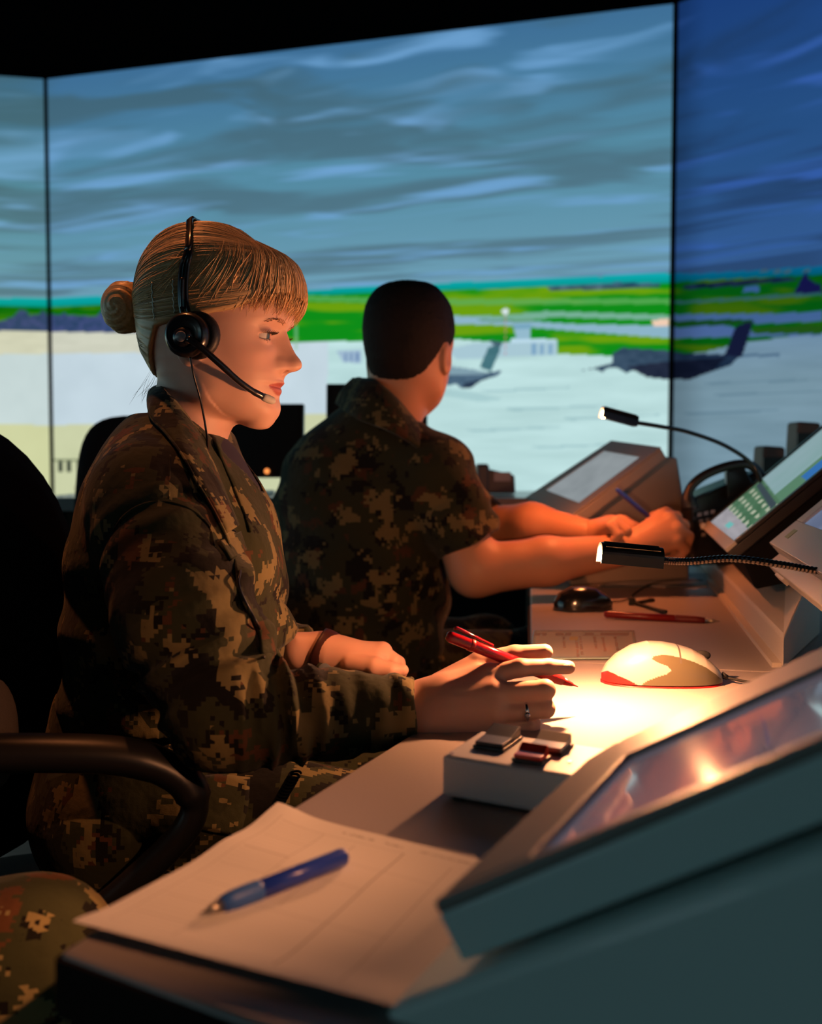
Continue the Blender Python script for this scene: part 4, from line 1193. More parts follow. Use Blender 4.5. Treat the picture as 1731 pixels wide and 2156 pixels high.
# ------------------------------------------------------------------ shirt and trousers
def fold1(am, fr, ph=0, tw=2.0):
    def f(t, dx, dy, dz):
        an = np.arctan2(dz, dy + .3 * dx)
        return am * (np.sin(t * fr + tw * np.sin(an + ph)) * .6 + .4 * np.sin(t * fr * 1.7 + 3 * np.sin(an * 1.0 + 1.3 + ph))) * (.35 + .65 * np.sin(t * math.pi))
    return f
tor = [(352, 965), (356, 1020), (370, 1100), (378, 1200), (374, 1320), (358, 1450), (345, 1560)]
torr = [.052, .078, .106, .117, .118, .112, .116]
def shirtF(p):
    x, y, z = p
    tp = [V3(at(a, b, 1.2)) for a, b in tor]
    d = chain(p, tp, torr, .03, (0, 1, 0), 1.34)
    d = d + .0035 * np.sin(z * 75 + y * 22 + x * 30) * sstep(1.0, .80, z)
    # shoulders
    d = smin(d, chain(p, [V3(at(354, 958, 1.17)), V3(at(316, 1045, 1.075))], [.046, .062], .02), .035)
    d = smin(d, chain(p, [V3(at(352, 955, 1.23)), V3(at(345, 1040, 1.335))], [.052, .066], .02), .035)
    # near sleeve
    d2 = cone(p, V3(at(326, 1085, 1.065)), V3(at(388, 1290, 1.0)), .068, .066, fold=fold1(.004, 14, 0))
    d2 = smin(d2, cone(p, V3(at(385, 1290, 1.0)), V3(at(482, 1512, .965)), .068, .057, fold=fold1(.008, 19, 1.2)), .02)
    d2 = smin(d2, cone(p, V3(at(482, 1512, .965)), V3(at(690, 1505, .985)), .056, .043, fold=fold1(.0095, 23, .4)), .016)
    d2 = smin(d2, cone(p, V3(at(690, 1505, .985)), V3(at(905, 1493, 1.0)), .043, .0315, fold=fold1(.003, 19, .9)), .012)
    d2 = np.maximum(d2, (x - at(868, 1495, 1.0).x) + .10 * (z - .8))
    d2 = np.maximum(d2, -(cone(p, V3(at(820, 1497, 1.0)), V3(at(905, 1496, 1.0)), .0285, .0285)))
    d = smin(d, d2, .012)
    # far sleeve
    d3 = cone(p, V3(at(345, 1055, 1.335)), V3(at(440, 1395, 1.41)), .068, .054, fold=fold1(.004, 14, 0))
    d3 = smin(d3, cone(p, V3(at(440, 1395, 1.41)), V3(at(720, 1366, 1.3)), .054, .033, fold=fold1(.004, 19, .4)), .015)
    d3 = np.maximum(d3, (x - at(664, 1370, 1.3).x) + .35 * (z - .755))
    d3 = np.maximum(d3, -(cone(p, V3(at(640, 1370, 1.3)), V3(at(700, 1370, 1.3)), .028, .028)))
    d = smin(d, d3, .012)
    # open neck
    vcut = chain(p, [V3(at(415, 860, 1.2)), V3(at(440, 960, 1.2)), V3(at(492, 1050, 1.2)), V3(at(530, 1110, 1.2))], [.052, .052, .034, .012], .01)
    d = smax(d, -vcut, .004)
    d = np.maximum(d, .715 - z)
    # breast pocket fullness on the near side
    d = smin(d, ell(p, V3(at(500, 1180, 1.12)), (.035, .045, .045)), .03)
    return d
sv, sq = nets(shirtF, (-.47, .86, .70), (.03, 1.50, 1.055), .0038)
sv = relax(sv, sq, 1, .4)
mkobj('shirt', sv, sq, M_camo, woman, smooth=True)
def hit(fn, px, py, Y0=.85, Y1=1.6, lift=.0, n=400):
    Ys = np.linspace(Y0, Y1, n); P = np.array([at(px, py, y) for y in Ys])
    d = fn((P[:, 0], P[:, 1], P[:, 2])); k = np.argmax(d < 0)
    if d[k] >= 0: return None
    c = Vector(P[k]); return c - (c - Vector((0, 0, CAMZ))).normalized() * lift
def teeF(p):
    tp = [V3(at(a, b, 1.2)) for a, b in [(372, 985), (372, 1020), (378, 1100), (372, 1200)]]
    d = chain(p, tp, [.050, .074, .098, .100], .03, (0, 1, 0), 1.3)
    return np.maximum(d, .84 - z_of(p))
def z_of(p): return p[2]
tv, tq = nets(teeF, (-.43, 1.02, .83), (-.14, 1.38, 1.03), .006)
mkobj('undershirt', tv, tq, M_tee, woman, smooth=True)

def ribbon(name, A, B, m, parent, n=40, k=8, puff=.0, solid=.0028):
    A_, B_ = bez(A, n), bez(B, n); vs, fs = [], []
    for i in range(n + 1):
        for j in range(k + 1):
            t = j / k; q = A_[i].lerp(B_[i], t); 
            nrm = (A_[min(i + 1, n)] - A_[max(i - 1, 0)]).cross(B_[i] - A_[i])
            if nrm.length > 1e-9: nrm.normalize()
            if nrm.y > 0: nrm = -nrm
            vs.append(q + nrm * puff * math.sin(math.pi * t))
    for i in range(n):
        for j in range(k):
            a = i * (k + 1) + j; fs.append((a, a + 1, a + k + 2, a + k + 1))
    return mkobj(name, vs, fs, m, parent, smooth=True, solid=solid)
def onshirt(x, y, Y, lift):
    h = hit(shirtF, x, y, lift=lift)
    return h if h is not None and h.y < Y else at(x, y, Y)
def liftall(P, l): return [onshirt(*topix(*p), p.y, l) for p in P]
Ain = [at(338, 812, 1.215), at(342, 817, 1.165), at(356, 832, 1.138), at(378, 856, 1.128), at(413, 907, 1.135), at(446, 972, 1.160), at(474, 1040, 1.165), at(500, 1105, 1.15)]
Bou = [at(312, 842, 1.22), at(314, 862, 1.13), at(322, 884, 1.105), at(348, 910, 1.095), at(384, 958, 1.095), at(413, 1011, 1.095), at(446, 1066, 1.095), at(476, 1124, 1.10)]
ribbon('collar', liftall(Ain, .007), liftall(Bou, .009), M_camo, woman, puff=.005, solid=.004)
mb = MB(); mb.tube(bez([p + Vector((0, -.001, 0)) for p in liftall(Bou, .011)], 40), .0016, 6); mb.build('collar_edge', M_camo, woman, smooth=True)
Ain2 = [at(338, 812, 1.215), at(350, 825, 1.26), at(400, 880, 1.29), at(450, 930, 1.285), at(470, 975, 1.265), at(500, 1045, 1.25), at(528, 1120, 1.235)]
Bou2 = [at(312, 842, 1.22), at(320, 860, 1.30), at(390, 905, 1.33), at(478, 905, 1.305), at(512, 968, 1.29), at(562, 1062, 1.275), at(580, 1130, 1.26)]
ribbon('collar', liftall(Ain2, .004), Bou2, M_camo, woman, puff=.003)
ribbon('front_facing', [at(524, 1105, 1.24), at(545, 1160, 1.225), at(555, 1225, 1.21), at(560, 1290, 1.2)], [at(579, 1115, 1.255), at(588, 1170, 1.245), at(590, 1235, 1.235), at(583, 1290, 1.225)], M_camo, woman, puff=.003)
# button placket along the near front edge
pk = [(478, 1118), (492, 1160), (502, 1205), (512, 1250), (530, 1290), (548, 1330), (557, 1375)]
pa, pb = [], []
for x, y in pk:
    h = hit(shirtF, x - 6, y, lift=.004) or at(x, y, 1.12)
    h2 = hit(shirtF, x + 22, y + 4, lift=.004)
    if h2 is None or (h2 - h).length > .07: h2 = h + Vector((.014, .02, 0))
    pa.append(h); pb.append(h2)
ribbon('button_placket', pa, pb, M_camo, woman, puff=.002)
# lit breast pocket flap standing away from the chest
def slab(name, pts, m, parent, th=.004, bulge=.0, n=(0, -1, 0)):
    c = sum(pts, Vector()) / len(pts); nrm = Vector(n).normalized(); vs, fs = [], []
    K = len(pts); rings = 5
    for r in range(rings):
        f = 1 - r / rings
        for p in pts: vs.append(c + (p - c) * f + nrm * bulge * (1 - f * f))
    vs.append(c + nrm * bulge)
    for r in range(rings - 1):
        for i in range(K): fs.append((r * K + i, r * K + (i + 1) % K, (r + 1) * K + (i + 1) % K, (r + 1) * K + i))
    for i in range(K): fs.append(((rings - 1) * K + i, (rings - 1) * K + (i + 1) % K, len(vs) - 1))
    return mkobj(name, vs, fs, m, parent, smooth=True, solid=th)
fl = [(508, 1232, 1.09), (550, 1240, 1.13), (587, 1260, 1.175), (605, 1283, 1.20), (618, 1306, 1.21), (626, 1324, 1.215), (616, 1344, 1.20), (598, 1358, 1.175), (580, 1370, 1.15), (561, 1362, 1.12), (541, 1322, 1.10), (518, 1278, 1.09)]
slab('pocket_flap', [at(*q) for q in fl], M_camo, woman, bulge=.010, n=(.35, -.9, .3))
slab('rank_tab', [hit(shirtF, *q, lift=.008) or at(*q, 1.1) for q in ((461, 1140), (505, 1119), (518, 1158), (486, 1180))], M_camo, woman, th=.003, bulge=.003)
# stitched shoulder seam
seamp = [hit(shirtF, *q, lift=.0012) for q in ((238, 1118), (262, 1085), (300, 1062), (345, 1056), (388, 1066), (420, 1085), (442, 1112), (452, 1150))]
seamp = [q for q in seamp if q is not None]
mb = MB(); mb.tube(bez(seamp, 40), .0013, 6); mb.build('shoulder_seam', M_camo, woman, smooth=True)
yk = [hit(shirtF, *q, lift=.001) for q in ((358, 958), (357, 1000), (356, 1050))]
mb = MB(); mb.tube(bez([q for q in yk if q], 14), .0010, 6); mb.build('yoke_seam', M_camo, woman, smooth=True)
cuffp = [at(868, 1495, 1.0) + Vector((.0, math.sin(a) * .030, math.cos(a) * .030)) for a in np.linspace(0, 2 * math.pi, 25)]
mb = MB(); mb.tube(cuffp, .0022, 8); mb.build('cuff_hem', M_camo, woman, smooth=True)

def trouserF(p, hips, knees, ankles, pel, waist, r=1.0):
    d = chain(p, [V3(waist), V3(pel)], [.112 * r, .125 * r], .03, (0, 1, 0), 1.3)
    for h_, k_, a_ in zip(hips, knees, ankles):
        c = cone(p, V3(h_), V3(k_), .095 * r, .072 * r, fold=fold1(.004, 12, .5))
        c = smin(c, cone(p, V3(k_), V3(a_), .072 * r, .055 * r, fold=fold1(.005, 18, .2)), .02)
        d = smin(d, c, .03)
    return d
anN, anF = Vector((.10, 1.09, .14)), Vector((.11, 1.34, .14))
def wtr(p): return np.maximum(trouserF(p, (hipN, hipF), (knN, knF), (anN, anF), at(300, 1680, 1.2), at(318, 1520, 1.2)), p[2] - .735)
tv, tq = nets(wtr, (-.50, .95, .07), (.22, 1.50, .76), .0065)
mkobj('trousers', tv, tq, M_camo, woman, smooth=True)
def hitT(x, y, l=.004): return hit(wtr, x, y, lift=l)
pts = [hitT(x, y) for x, y in ((400, 1640), (460, 1632), (526, 1640), (522, 1700), (505, 1760), (450, 1752), (395, 1740))]
if all(q is not None for q in pts): slab('cargo_pocket', pts, M_camo, woman, th=.006, bulge=.006)
def boots(parent, ans, m=M_boot, fwd=(1, 0)):
    for a in ans:
        fx, fy = fwd; t = (a[0] + fx * .15, a[1] + fy * .15, .045)
        def f(p, a=a, t=t):
            d = chain(p, [(a[0], a[1], .22), (a[0], a[1], .07), t], [.052, .052, .040], .02)
            return np.maximum(d, .003 - p[2])
        v, q = nets(f, (min(a[0], t[0]) - .07, min(a[1], t[1]) - .07, -.01), (max(a[0], t[0]) + .07, max(a[1], t[1]) + .07, .30), .007)
        mkobj('boot', v, q, m, parent, smooth=True)
boots(woman, (anN, anF))

# ------------------------------------------------------------------ the man
mO = at(858, 738, 2.0); MA = R(63); mK = 1.09
man = empty('person', at(760, 1500, 2.05), 'dark haired man in camouflage shirt with rolled sleeves, seen from behind looking at the screens', 'person')
toM = frame(mO, MA)
def mneck():
    # neck goes to the top of the back in local units
    e = np.array(at(812, 905, 2.04)) - np.array(mO)
    c, s = math.cos(MA), math.sin(MA); l = np.array((e[0] * c + e[1] * s, -e[0] * s + e[1] * c, e[2])) / mK
    return [L(424, 770), tuple(l)]
mn = mneck()
def mheadF(p):
    return smin(headF(p, False, True, False), chain(p, mn, [.054, .060], .01), .02)
mv, mq = nets(mheadF, (-.15, -.13, -.20), (.125, .13, .135), .0032)
mvw = toM(mv, mK)
SKM = A3(.56, .28, .17)
rhm = hand_field([([at(1392, 1086, 2.02), at(1425, 1088, 2.045), at(1432, 1112, 2.06), at(1415, 1130, 2.06)], [.0125, .011, .010, .009]),
                  ([at(1410, 1092, 2.0), at(1440, 1106, 2.02), at(1440, 1136, 2.03), at(1420, 1148, 2.03)], [.0125, .0115, .010, .009]),
                  ([at(1425, 1112, 1.985), at(1450, 1130, 2.0), at(1442, 1158, 2.01), at(1420, 1164, 2.01)], [.012, .011, .010, .009]),
                  ([at(1425, 1138, 1.98), at(1442, 1156, 1.99), at(1428, 1176, 2.0), at(1405, 1178, 2.0)], [.011, .010, .009, .008]),
                  ([at(1360, 1120, 2.05), at(1378, 1090, 2.07), at(1402, 1078, 2.08), at(1420, 1086, 2.085)], [.015, .013, .011, .009])],
                 [([at(1265, 1165, 1.985), at(1335, 1150, 2.0), at(1375, 1122, 2.01), at(1392, 1088, 2.02)], [.034, .030, .029, .016]), ([at(1350, 1145, 2.0), at(1412, 1098, 2.0)], [.030, .016]),
                  ([at(1350, 1148, 2.0), at(1427, 1118, 1.99)], [.029, .016]), ([at(1350, 1152, 2.0), at(1425, 1142, 1.985)], [.027, .014])])
h1 = nets(rhm, (.34, 1.90, .73), (.60, 2.14, .93), .0035)
lhm = hand_field([([at(1316, 1100, 2.055), at(1338, 1112, 2.045), at(1335, 1132, 2.035)], [.0125, .0115, .010]), ([at(1305, 1096, 2.025), at(1330, 1110, 2.015), at(1325, 1132, 2.005)], [.0125, .0115, .010]),
                  ([at(1295, 1100, 1.995), at(1318, 1118, 1.985), at(1310, 1136, 1.985)], [.012, .011, .009]), ([at(1285, 1108, 1.975), at(1302, 1126, 1.965), at(1292, 1138, 1.965)], [.011, .010, .008]),
                  ([at(1275, 1125, 2.075), at(1308, 1124, 2.065), at(1328, 1134, 2.055)], [.014, .012, .010])],
                 [([at(1200, 1118, 2.075), at(1250, 1124, 2.055), at(1285, 1110, 2.045), at(1312, 1100, 2.045)], [.031, .027, .024, .015]), ([at(1260, 1124, 2.045), at(1292, 1104, 1.995)], [.025, .015])])
h2 = nets(lhm, (.24, 1.90, .74), (.54, 2.16, .94), .0035)
def armsF(p):
    d = chain(p, [V3(at(925, 1010, 1.95)), V3(at(1000, 1200, 1.92)), V3(at(1150, 1182, 1.94)), V3(at(1300, 1160, 1.99))], [.055, .049, .045, .031], .02)
    e = chain(p, [V3(at(860, 1010, 2.22)), V3(at(1015, 1112, 2.22)), V3(at(1120, 1108, 2.12)), V3(at(1230, 1122, 2.06))], [.055, .048, .047, .030], .02)
    return np.minimum(d, e)
h3 = nets(armsF, (-.06, 1.84, .70), (.48, 2.42, 1.04), .006)
ftm = Vector((math.cos(R(30)), math.sin(R(30)), 0)); lam = Vector((-math.sin(R(30)), math.cos(R(30)), 0))
mpel = at(745, 1480, 2.1); mh = [mpel + lam * .1 - UP * .0, mpel - lam * .1]; 
for h_ in mh: h_.z = .56
mk = [h_ + ftm * .40 for h_ in mh]; ma = [k_ + ftm * .05 - UP * .42 for k_ in mk]
def minF(p):
    d = chain(p, [V3(at(795, 930, 2.05)), V3(at(760, 1100, 2.08)), V3(at(745, 1460, 2.1))], [.06, .12, .12], .03)
    for h_, k_, a_ in zip(mh, mk, ma): d = smin(d, chain(p, [V3(h_), V3(k_), V3(a_)], [.07, .055, .04], .01), .03)
    return d
h4 = nets(minF, (-.45, 1.75, .06), (.55, 2.75, 1.1), .02)
bv, bq = join((mvw, mq), h1, h2, h3, h4)
mkobj('body', bv, bq, M_skin, man, smooth=True, cols=np.repeat(SKM[None], len(bv), 0))
def mhairF(p):
    x, y, z = p
    d = radial(x, y, z, HZ, HF - .012, HB - .002, 0.0, HW - .004, 2.15)
    py = 700 - z / HS
    bnd = np.interp(x, px2x([280, 330, 350, 372, 395, 430, 470, 560, 640]), [808, 808, 804, 782, 742, 700, 706, 640, 600])
    d = smax(d, (700 - bnd) * HS - z, .008)
    return d
v, q = nets(mhairF, (-.10, -.092, -.075), (.12, .092, .132), .0032)
jit = (rng.rand(len(v), 1) - .5) * .0012
nrm = v - np.array(L(440, 620)); nrm /= np.linalg.norm(nrm, axis=1, keepdims=True)
mkobj('hair', toM(v + nrm * jit, mK), q, M_hairdk, man, smooth=True)
la = tuple(lam)
def mshirt(p):
    x, y, z = p
    pts = [(792, 905, 2.05), (778, 960, 2.05), (765, 1080, 2.07), (752, 1220, 2.08), (742, 1360, 2.09), (742, 1480, 2.1)]
    d = chain(p, [V3(at(*a)) for a in pts], [.062, .108, .166, .176, .170, .165], .04, la, 1.14)
    d = smin(d, chain(p, [V3(at(800, 930, 2.0)), V3(at(912, 1005, 1.95))], [.065, .082], .02), .05)
    d = smin(d, chain(p, [V3(at(780, 930, 2.1)), V3(at(850, 1000, 2.27))], [.065, .085], .02), .05)
    # hunched upper back
    d = smin(d, ell(p, V3(at(700, 1010, 2.05)), (.09, .12, .09)), .06)
    s1 = cone(p, V3(at(912, 1005, 1.95)), V3(at(1000, 1172, 1.925)), .082, .066, fold=fold1(.005, 15, 0))
    ax1 = (at(1000, 1172, 1.925) - at(912, 1005, 1.95)).normalized(); e1_ = at(990, 1150, 1.93)
    s1 = np.maximum(s1, (x - e1_.x) * ax1.x + (y - e1_.y) * ax1.y + (z - e1_.z) * ax1.z)
    s2 = cone(p, V3(at(855, 1005, 2.24)), V3(at(1010, 1098, 2.22)), .078, .060, fold=fold1(.005, 15, 1))
    d = smin(d, np.minimum(s1, s2), .015)
    d = d + .004 * np.sin(z * 60 + x * 35 + y * 20) * sstep(1.08, .95, z)
    d = smax(d, -chain(p, [V3(at(850, 800, 2.0)), V3(at(822, 895, 2.0)), V3(at(870, 950, 2.0))], [.06, .056, .03], .01), .006)
    return np.maximum(d, .60 - z)
v, q = nets(mshirt, (-.42, 1.76, .58), (.26, 2.46, 1.19), .0068)
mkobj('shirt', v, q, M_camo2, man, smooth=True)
A_ = [at(745, 797, 2.02), at(790, 802, 1.95), at(830, 835, 1.93), at(862, 872, 1.95), at(886, 900, 1.98)]
B_ = [at(708, 850, 2.04), at(748, 880, 1.91), at(815, 905, 1.875), at(870, 935, 1.88), at(902, 965, 1.92)]
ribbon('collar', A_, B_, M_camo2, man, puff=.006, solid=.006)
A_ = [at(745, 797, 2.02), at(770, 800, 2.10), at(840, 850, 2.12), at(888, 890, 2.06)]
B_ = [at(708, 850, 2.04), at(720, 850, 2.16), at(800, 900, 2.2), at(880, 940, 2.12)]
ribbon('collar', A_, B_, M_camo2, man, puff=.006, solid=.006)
def mtr(p): return np.maximum(trouserF(p, mh, mk, ma, mpel + Vector((0, 0, .0)), at(745, 1400, 2.1), 1.1), p[2] - .66)
v, q = nets(mtr, (-.48, 1.75, .07), (.60, 2.80, .72), .012)
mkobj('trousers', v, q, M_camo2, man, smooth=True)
boots(man, ma, fwd=(ftm.x, ftm.y))
pen('pen', at(1298, 1030, 2.04), at(1440, 1150, 2.09), .0046, M_bluepen, M_bluegrip, 'dark blue pen held upright in the man\'s fist', False)

# ------------------------------------------------------------------ third person: only a knee shows at the lower left
kn = at(70, 2028, .80); kn2 = kn + Vector((-.10, .20, 0)); kn.z = kn.z; base = kn + Vector((-.45, -.06, 0))
third = empty('person', (base.x, base.y, .45), 'seated person in camouflage trousers of whom only one knee shows, bottom left', 'person')
hp3 = [kn + Vector((-.42, -.02, -.03)), kn + Vector((-.46, -.20, -.03))]; kn3 = [kn, kn + Vector((-.14, -.30, 0))]
an3 = [kn + Vector((.02, .03, -.40)), kn + Vector((-.12, -.31, -.40))]
for a in an3: a.z = .13
pel3 = (hp3[0] + hp3[1]) / 2 + Vector((-.02, 0, .03))
def t3F(p):
    d = chain(p, [V3(pel3 + UP * .10), V3(pel3)], [.115, .125], .03, (0, 1, 0), 1.3)
    for h_, k_, a_ in zip(hp3, kn3, an3):
        c = cone(p, V3(h_), V3(k_), .090, .066, fold=fold1(.005, 16, .5))
        c = smin(c, cone(p, V3(k_), V3(a_), .062, .05, fold=fold1(.004, 22, .2)), .02)
        d = smin(d, c, .03)
    return d
lo3 = np.array(pel3) - .25; lo3[2] = .07
v, q = nets(t3F, lo3, (kn.x + .12, pel3.y + .32, pel3.z + .24), .007)
mkobj('trousers', v, q, camo('pixelled_woodland_cloth_lit', .0034, 2.3), third, smooth=True)  # same cloth lightened; lamp light on the knee is put into its colour
ne3 = pel3 + UP * .50 + Vector((.03, 0, 0))
def b3F(p):
    d = chain(p, [V3(pel3 + UP * .1), V3(pel3 + UP * .34), V3(ne3)], [.09, .10, .05], .03, (0, 1, 0), 1.3)
    d = smin(d, chain(p, [V3(ne3), V3(ne3 + UP * .10)], [.05, .05], .01), .02)
    d = smin(d, ell(p, V3(ne3 + Vector((.03, 0, .20))), (.095, .075, .12)), .02)
    d = smin(d, ell(p, V3(ne3 + Vector((.125, 0, .18))), (.018, .014, .022)), .01)
    for s in (-1, 1):
        d = smin(d, chain(p, [V3(ne3 + Vector((0, s * .17, -.07))), V3(ne3 + Vector((.0, s * .22, -.33))), V3(ne3 + Vector((.22, s * .16, -.36)))], [.045, .036, .025], .01), .03)
    for h_, k_, a_ in zip(hp3, kn3, an3): d = smin(d, chain(p, [V3(h_), V3(k_), V3(a_)], [.07, .05, .04], .01), .03)
    return d
v, q = nets(b3F, (ne3.x - .4, ne3.y - .42, .08), (kn.x + .1, ne3.y + .42, ne3.z + .36), .012)
mkobj('body', v, q, M_skin, third, smooth=True, cols=np.repeat(SKM[None], len(v), 0))
def s3F(p):
    d = chain(p, [V3(pel3 + UP * .06), V3(pel3 + UP * .34), V3(ne3 - UP * .03)], [.12, .125, .07], .03, (0, 1, 0), 1.35)
    for s in (-1, 1): d = smin(d, chain(p, [V3(ne3 + Vector((0, s * .16, -.08))), V3(ne3 + Vector((.0, s * .22, -.33))), V3(ne3 + Vector((.17, s * .17, -.36)))], [.068, .055, .04], .01), .03)
    return d
v, q = nets(s3F, (ne3.x - .4, ne3.y - .42, pel3.z - .12), (ne3.x + .4, ne3.y + .42, ne3.z + .1), .012)
mkobj('shirt', v, q, M_camo2, third, smooth=True)
boots(third, an3)
# ================================================================== things held or worn
pen('pen', at(941, 1338, .985), at(1217, 1446, 1.043), .0060, M_redtrans, M_redpl, 'translucent red pen held in the woman\'s fingers', True, tipm=M_redpl)

def torus(c, ax, R_, r_, m, name, parent, flat=1.0, n=32, k=10, sc=(1, 1)):
    ax = Vector(ax).normalized(); a = ax.cross(UP)
    if a.length < .1: a = ax.cross(Vector((1, 0, 0)))
    a.normalize(); b = ax.cross(a); vs, fs = [], []
    for i in range(n):
        t = 2 * math.pi * i / n; d = a * math.cos(t) * sc[0] + b * math.sin(t) * sc[1]
        for j in range(k):
            u = 2 * math.pi * j / k; vs.append(Vector(c) + d * (R_ + r_ * math.cos(u)) + ax * (r_ * flat * math.sin(u)))
    for i in range(n):
        for j in range(k): fs.append((i * k + j, ((i + 1) % n) * k + j, ((i + 1) % n) * k + (j + 1) % k, i * k + (j + 1) % k))
    return mkobj(name, vs, fs, m, parent, smooth=True)
def blob(c, r, m, name, parent, rot=None, n=20, k=14, power=1.0, flatbottom=None):
    vs, fs = [], []
    for i in range(k + 1):
        th = math.pi * i / k
        for j in range(n):
            ph = 2 * math.pi * j / n
            v = Vector((math.sin(th) * math.cos(ph), math.sin(th) * math.sin(ph), math.cos(th)))
            v = Vector([math.copysign(abs(q) ** power, q) for q in v])
            v = Vector((v.x * r[0], v.y * r[1], v.z * r[2]))
            if flatbottom is not None: v.z = max(v.z, flatbottom)
            if rot is not None: v = rot @ v
            vs.append(Vector(c) + v)
    fs = [(i * n + j, i * n + (j + 1) % n, (i + 1) * n + (j + 1) % n, (i + 1) * n + j)[::-1] for i in range(k) for j in range(n)]
    return mkobj(name, vs, fs, m, parent, smooth=True)

# ring and watch
rc = at(1108, 1496, .985)
rt = empty('finger_ring', rc, 'silver ring with a small stone on the woman\'s ring finger', 'ring')
fa = (at(1148, 1492, .985) - mr).normalized()
torus(rc, fa, .0102, .0011, M_chrome, 'band', rt, 1.6)
blob(rc + Vector((0, -.0107, .0)) - UP * .002, (.0032, .0022, .0034), M_chrome, 'setting', rt, n=10, k=8)
blob(rc + Vector((0, -.0124, .0)) - UP * .002, (.0020, .0014, .0020), mat('clear_stone', (.8, .8, .85), .05, trans=.6, coat=1), 'stone', rt, n=8, k=6)
wc = at(682, 1376, 1.3)
rt = empty('wristwatch', wc, 'wristwatch with brown strap on the woman\'s far wrist', 'watch')
M_strap = mat('dark_brown_leather', (.05, .012, .012), .5, bump=.2)
wa = (at(735, 1385, 1.29) - at(630, 1372, 1.3)).normalized(); wa = (wa + Vector((0, 0, -.35))).normalized()
torus(wc, wa, .0300, .0018, M_strap, 'strap', rt, 6.5)
blob(wc + Vector((.004, -.030, -.013)), (.012, .004, .010), M_chrome, 'watch_case', rt, n=16)
blob(wc + Vector((.004, -.0335, -.013)), (.0085, .0014, .0072), mat('watch_glass', (.2, .22, .25), .05, coat=1), 'dial', rt, n=16)

# headset
M_hs = mat('satin_black_plastic', (.012, .011, .015), .28, coat=.2)
M_cush = mat('black_leatherette', (.014, .012, .015), .5, bump=.3)
hc_ = W(400, 706, -.092)
rt = empty('headset', hc_, 'black single boom headset worn over the woman\'s ear and hair', 'headset')
hy = Vector((-math.sin(HA), math.cos(HA), 0)); hx = Vector((math.cos(HA), math.sin(HA), 0))
def disc(c, ax, prof, m, name, n=32):
    """lathe: prof = [(offset along ax, radius)]"""
    ax = ax.normalized(); a = ax.cross(UP).normalized(); b = ax.cross(a); vs, fs = [], []
    for o_, r_ in prof:
        for i in range(n):
            t = 2 * math.pi * i / n; vs.append(c + ax * o_ + (a * math.cos(t) + b * math.sin(t)) * r_)
    for k in range(len(prof) - 1):
        for i in range(n): fs.append((k * n + i, k * n + (i + 1) % n, (k + 1) * n + (i + 1) % n, (k + 1) * n + i))
    return mkobj(name, vs, fs, m, rt, smooth=True)
ec = W(414, 706, -.086)
disc(ec, -hy, [(-.010, .004), (-.010, .018), (-.008, .024), (-.002, .0262), (.005, .0255), (.008, .021), (.007, .016), (.004, .012), (.004, .001)], M_cush, 'ear_cushion')
ec2 = W(396, 706, -.094)
disc(ec2, -hy, [(-.004, .001), (-.004, .022), (.001, .0245), (.006, .0242), (.010, .0215), (.0115, .0195), (.0105, .018), (.0095, .010), (.010, .001)], M_hs, 'ear_cup')
disc(W(392, 712, -.094) , -hy, [(.004, .001), (.004, .012), (.011, .0115), (.0145, .009), (.016, .005), (.0162, .0005)], M_hs, 'boom_pivot')
disc(W(392, 712, -.094) , -hy, [(.0150, .0001), (.0163, .0058), (.0170, .0050), (.0172, .0001)], mat('grey_logo_disc', (.18, .18, .2), .3), 'pivot_badge')
# two-bar yoke along the side, then a slim band over the crown
def hs(px, py, off):
    px, py = unW(px, py, -.082)
    z = (700 - py) * HS; x = float(px2x(px)); ys = np.linspace(0, -.13, 260)
    d = hairR(np.full(260, x), ys, np.full(260, z)); y = ys[np.argmax(d > 0)] if (d > 0).any() else 0
    return Vector(toW(np.array([(x, y - off, z)]))[0])
def crown(px, t, off):   # band over the top: t = angle from the near side (0) to the crown (90) and beyond
    a = R(t); dirv = np.array([(0, -math.cos(a), math.sin(a))]); c0 = np.array((float(px2x(px)), 0, (700 - 600) * HS))
    q = surf(c0, dirv, np.array([off]))[0]; return Vector(toW(q[None])[0])
for dx in (-5.5, 6.5):
    pts = [hs(397 + dx * 1.2, 668, .010), hs(390 + dx, 640, .006), hs(388 + dx, 600, .004), hs(390 + dx, 560, .003), hs(396 + dx * .7, 528, .003), crown(436, 50, .0025), crown(432, 66, .002), crown(430, 80, .002), crown(430, 92, .002), crown(435, 120, .003), crown(440, 150, .004), crown(446, 178, .006)]
    mb = MB(); mb.tube(bez(pts, 70), .0024, 8, flat=1.3); mb.build('headband', M_hs, rt, smooth=True)
mb = MB(); mb.tube(bez([hs(389, 652, .007), hs(388, 620, .0055), hs(388, 588, .0045)], 12), .0052, 10, flat=.6); mb.build('band_slider', M_hs, rt, smooth=True)
mb = MB(); mb.tube([hs(394, 528, .0045), hs(396, 520, .0045), crown(436, 48, .004)], .0052, 10, flat=.5); mb.build('band_joint', M_hs, rt, smooth=True)
bm = [W(396, 712, -.108), W(425, 733, -.106), W(465, 768, -.098), W(500, 800, -.086), W(530, 822, -.072), W(552, 834, -.060)]
mb = MB(); mb.tube(bez(bm, 40), [.0036] * 20 + [.0034] * 14 + [.0038] * 7, 12); mb.build('microphone_boom', M_hs, rt, smooth=True)
mb = MB(); mb.tube(bez([W(552, 834, -.060), W(560, 838, -.056), W(572, 843, -.050), W(578, 846, -.046)], 8), [.0030, .0042, .0046, .0047, .0047, .0046, .0042, .0034, .0018], 12)
mb.build('microphone_tip', mat('pale_mic_foam', (.6, .56, .5), .7), rt, smooth=True)
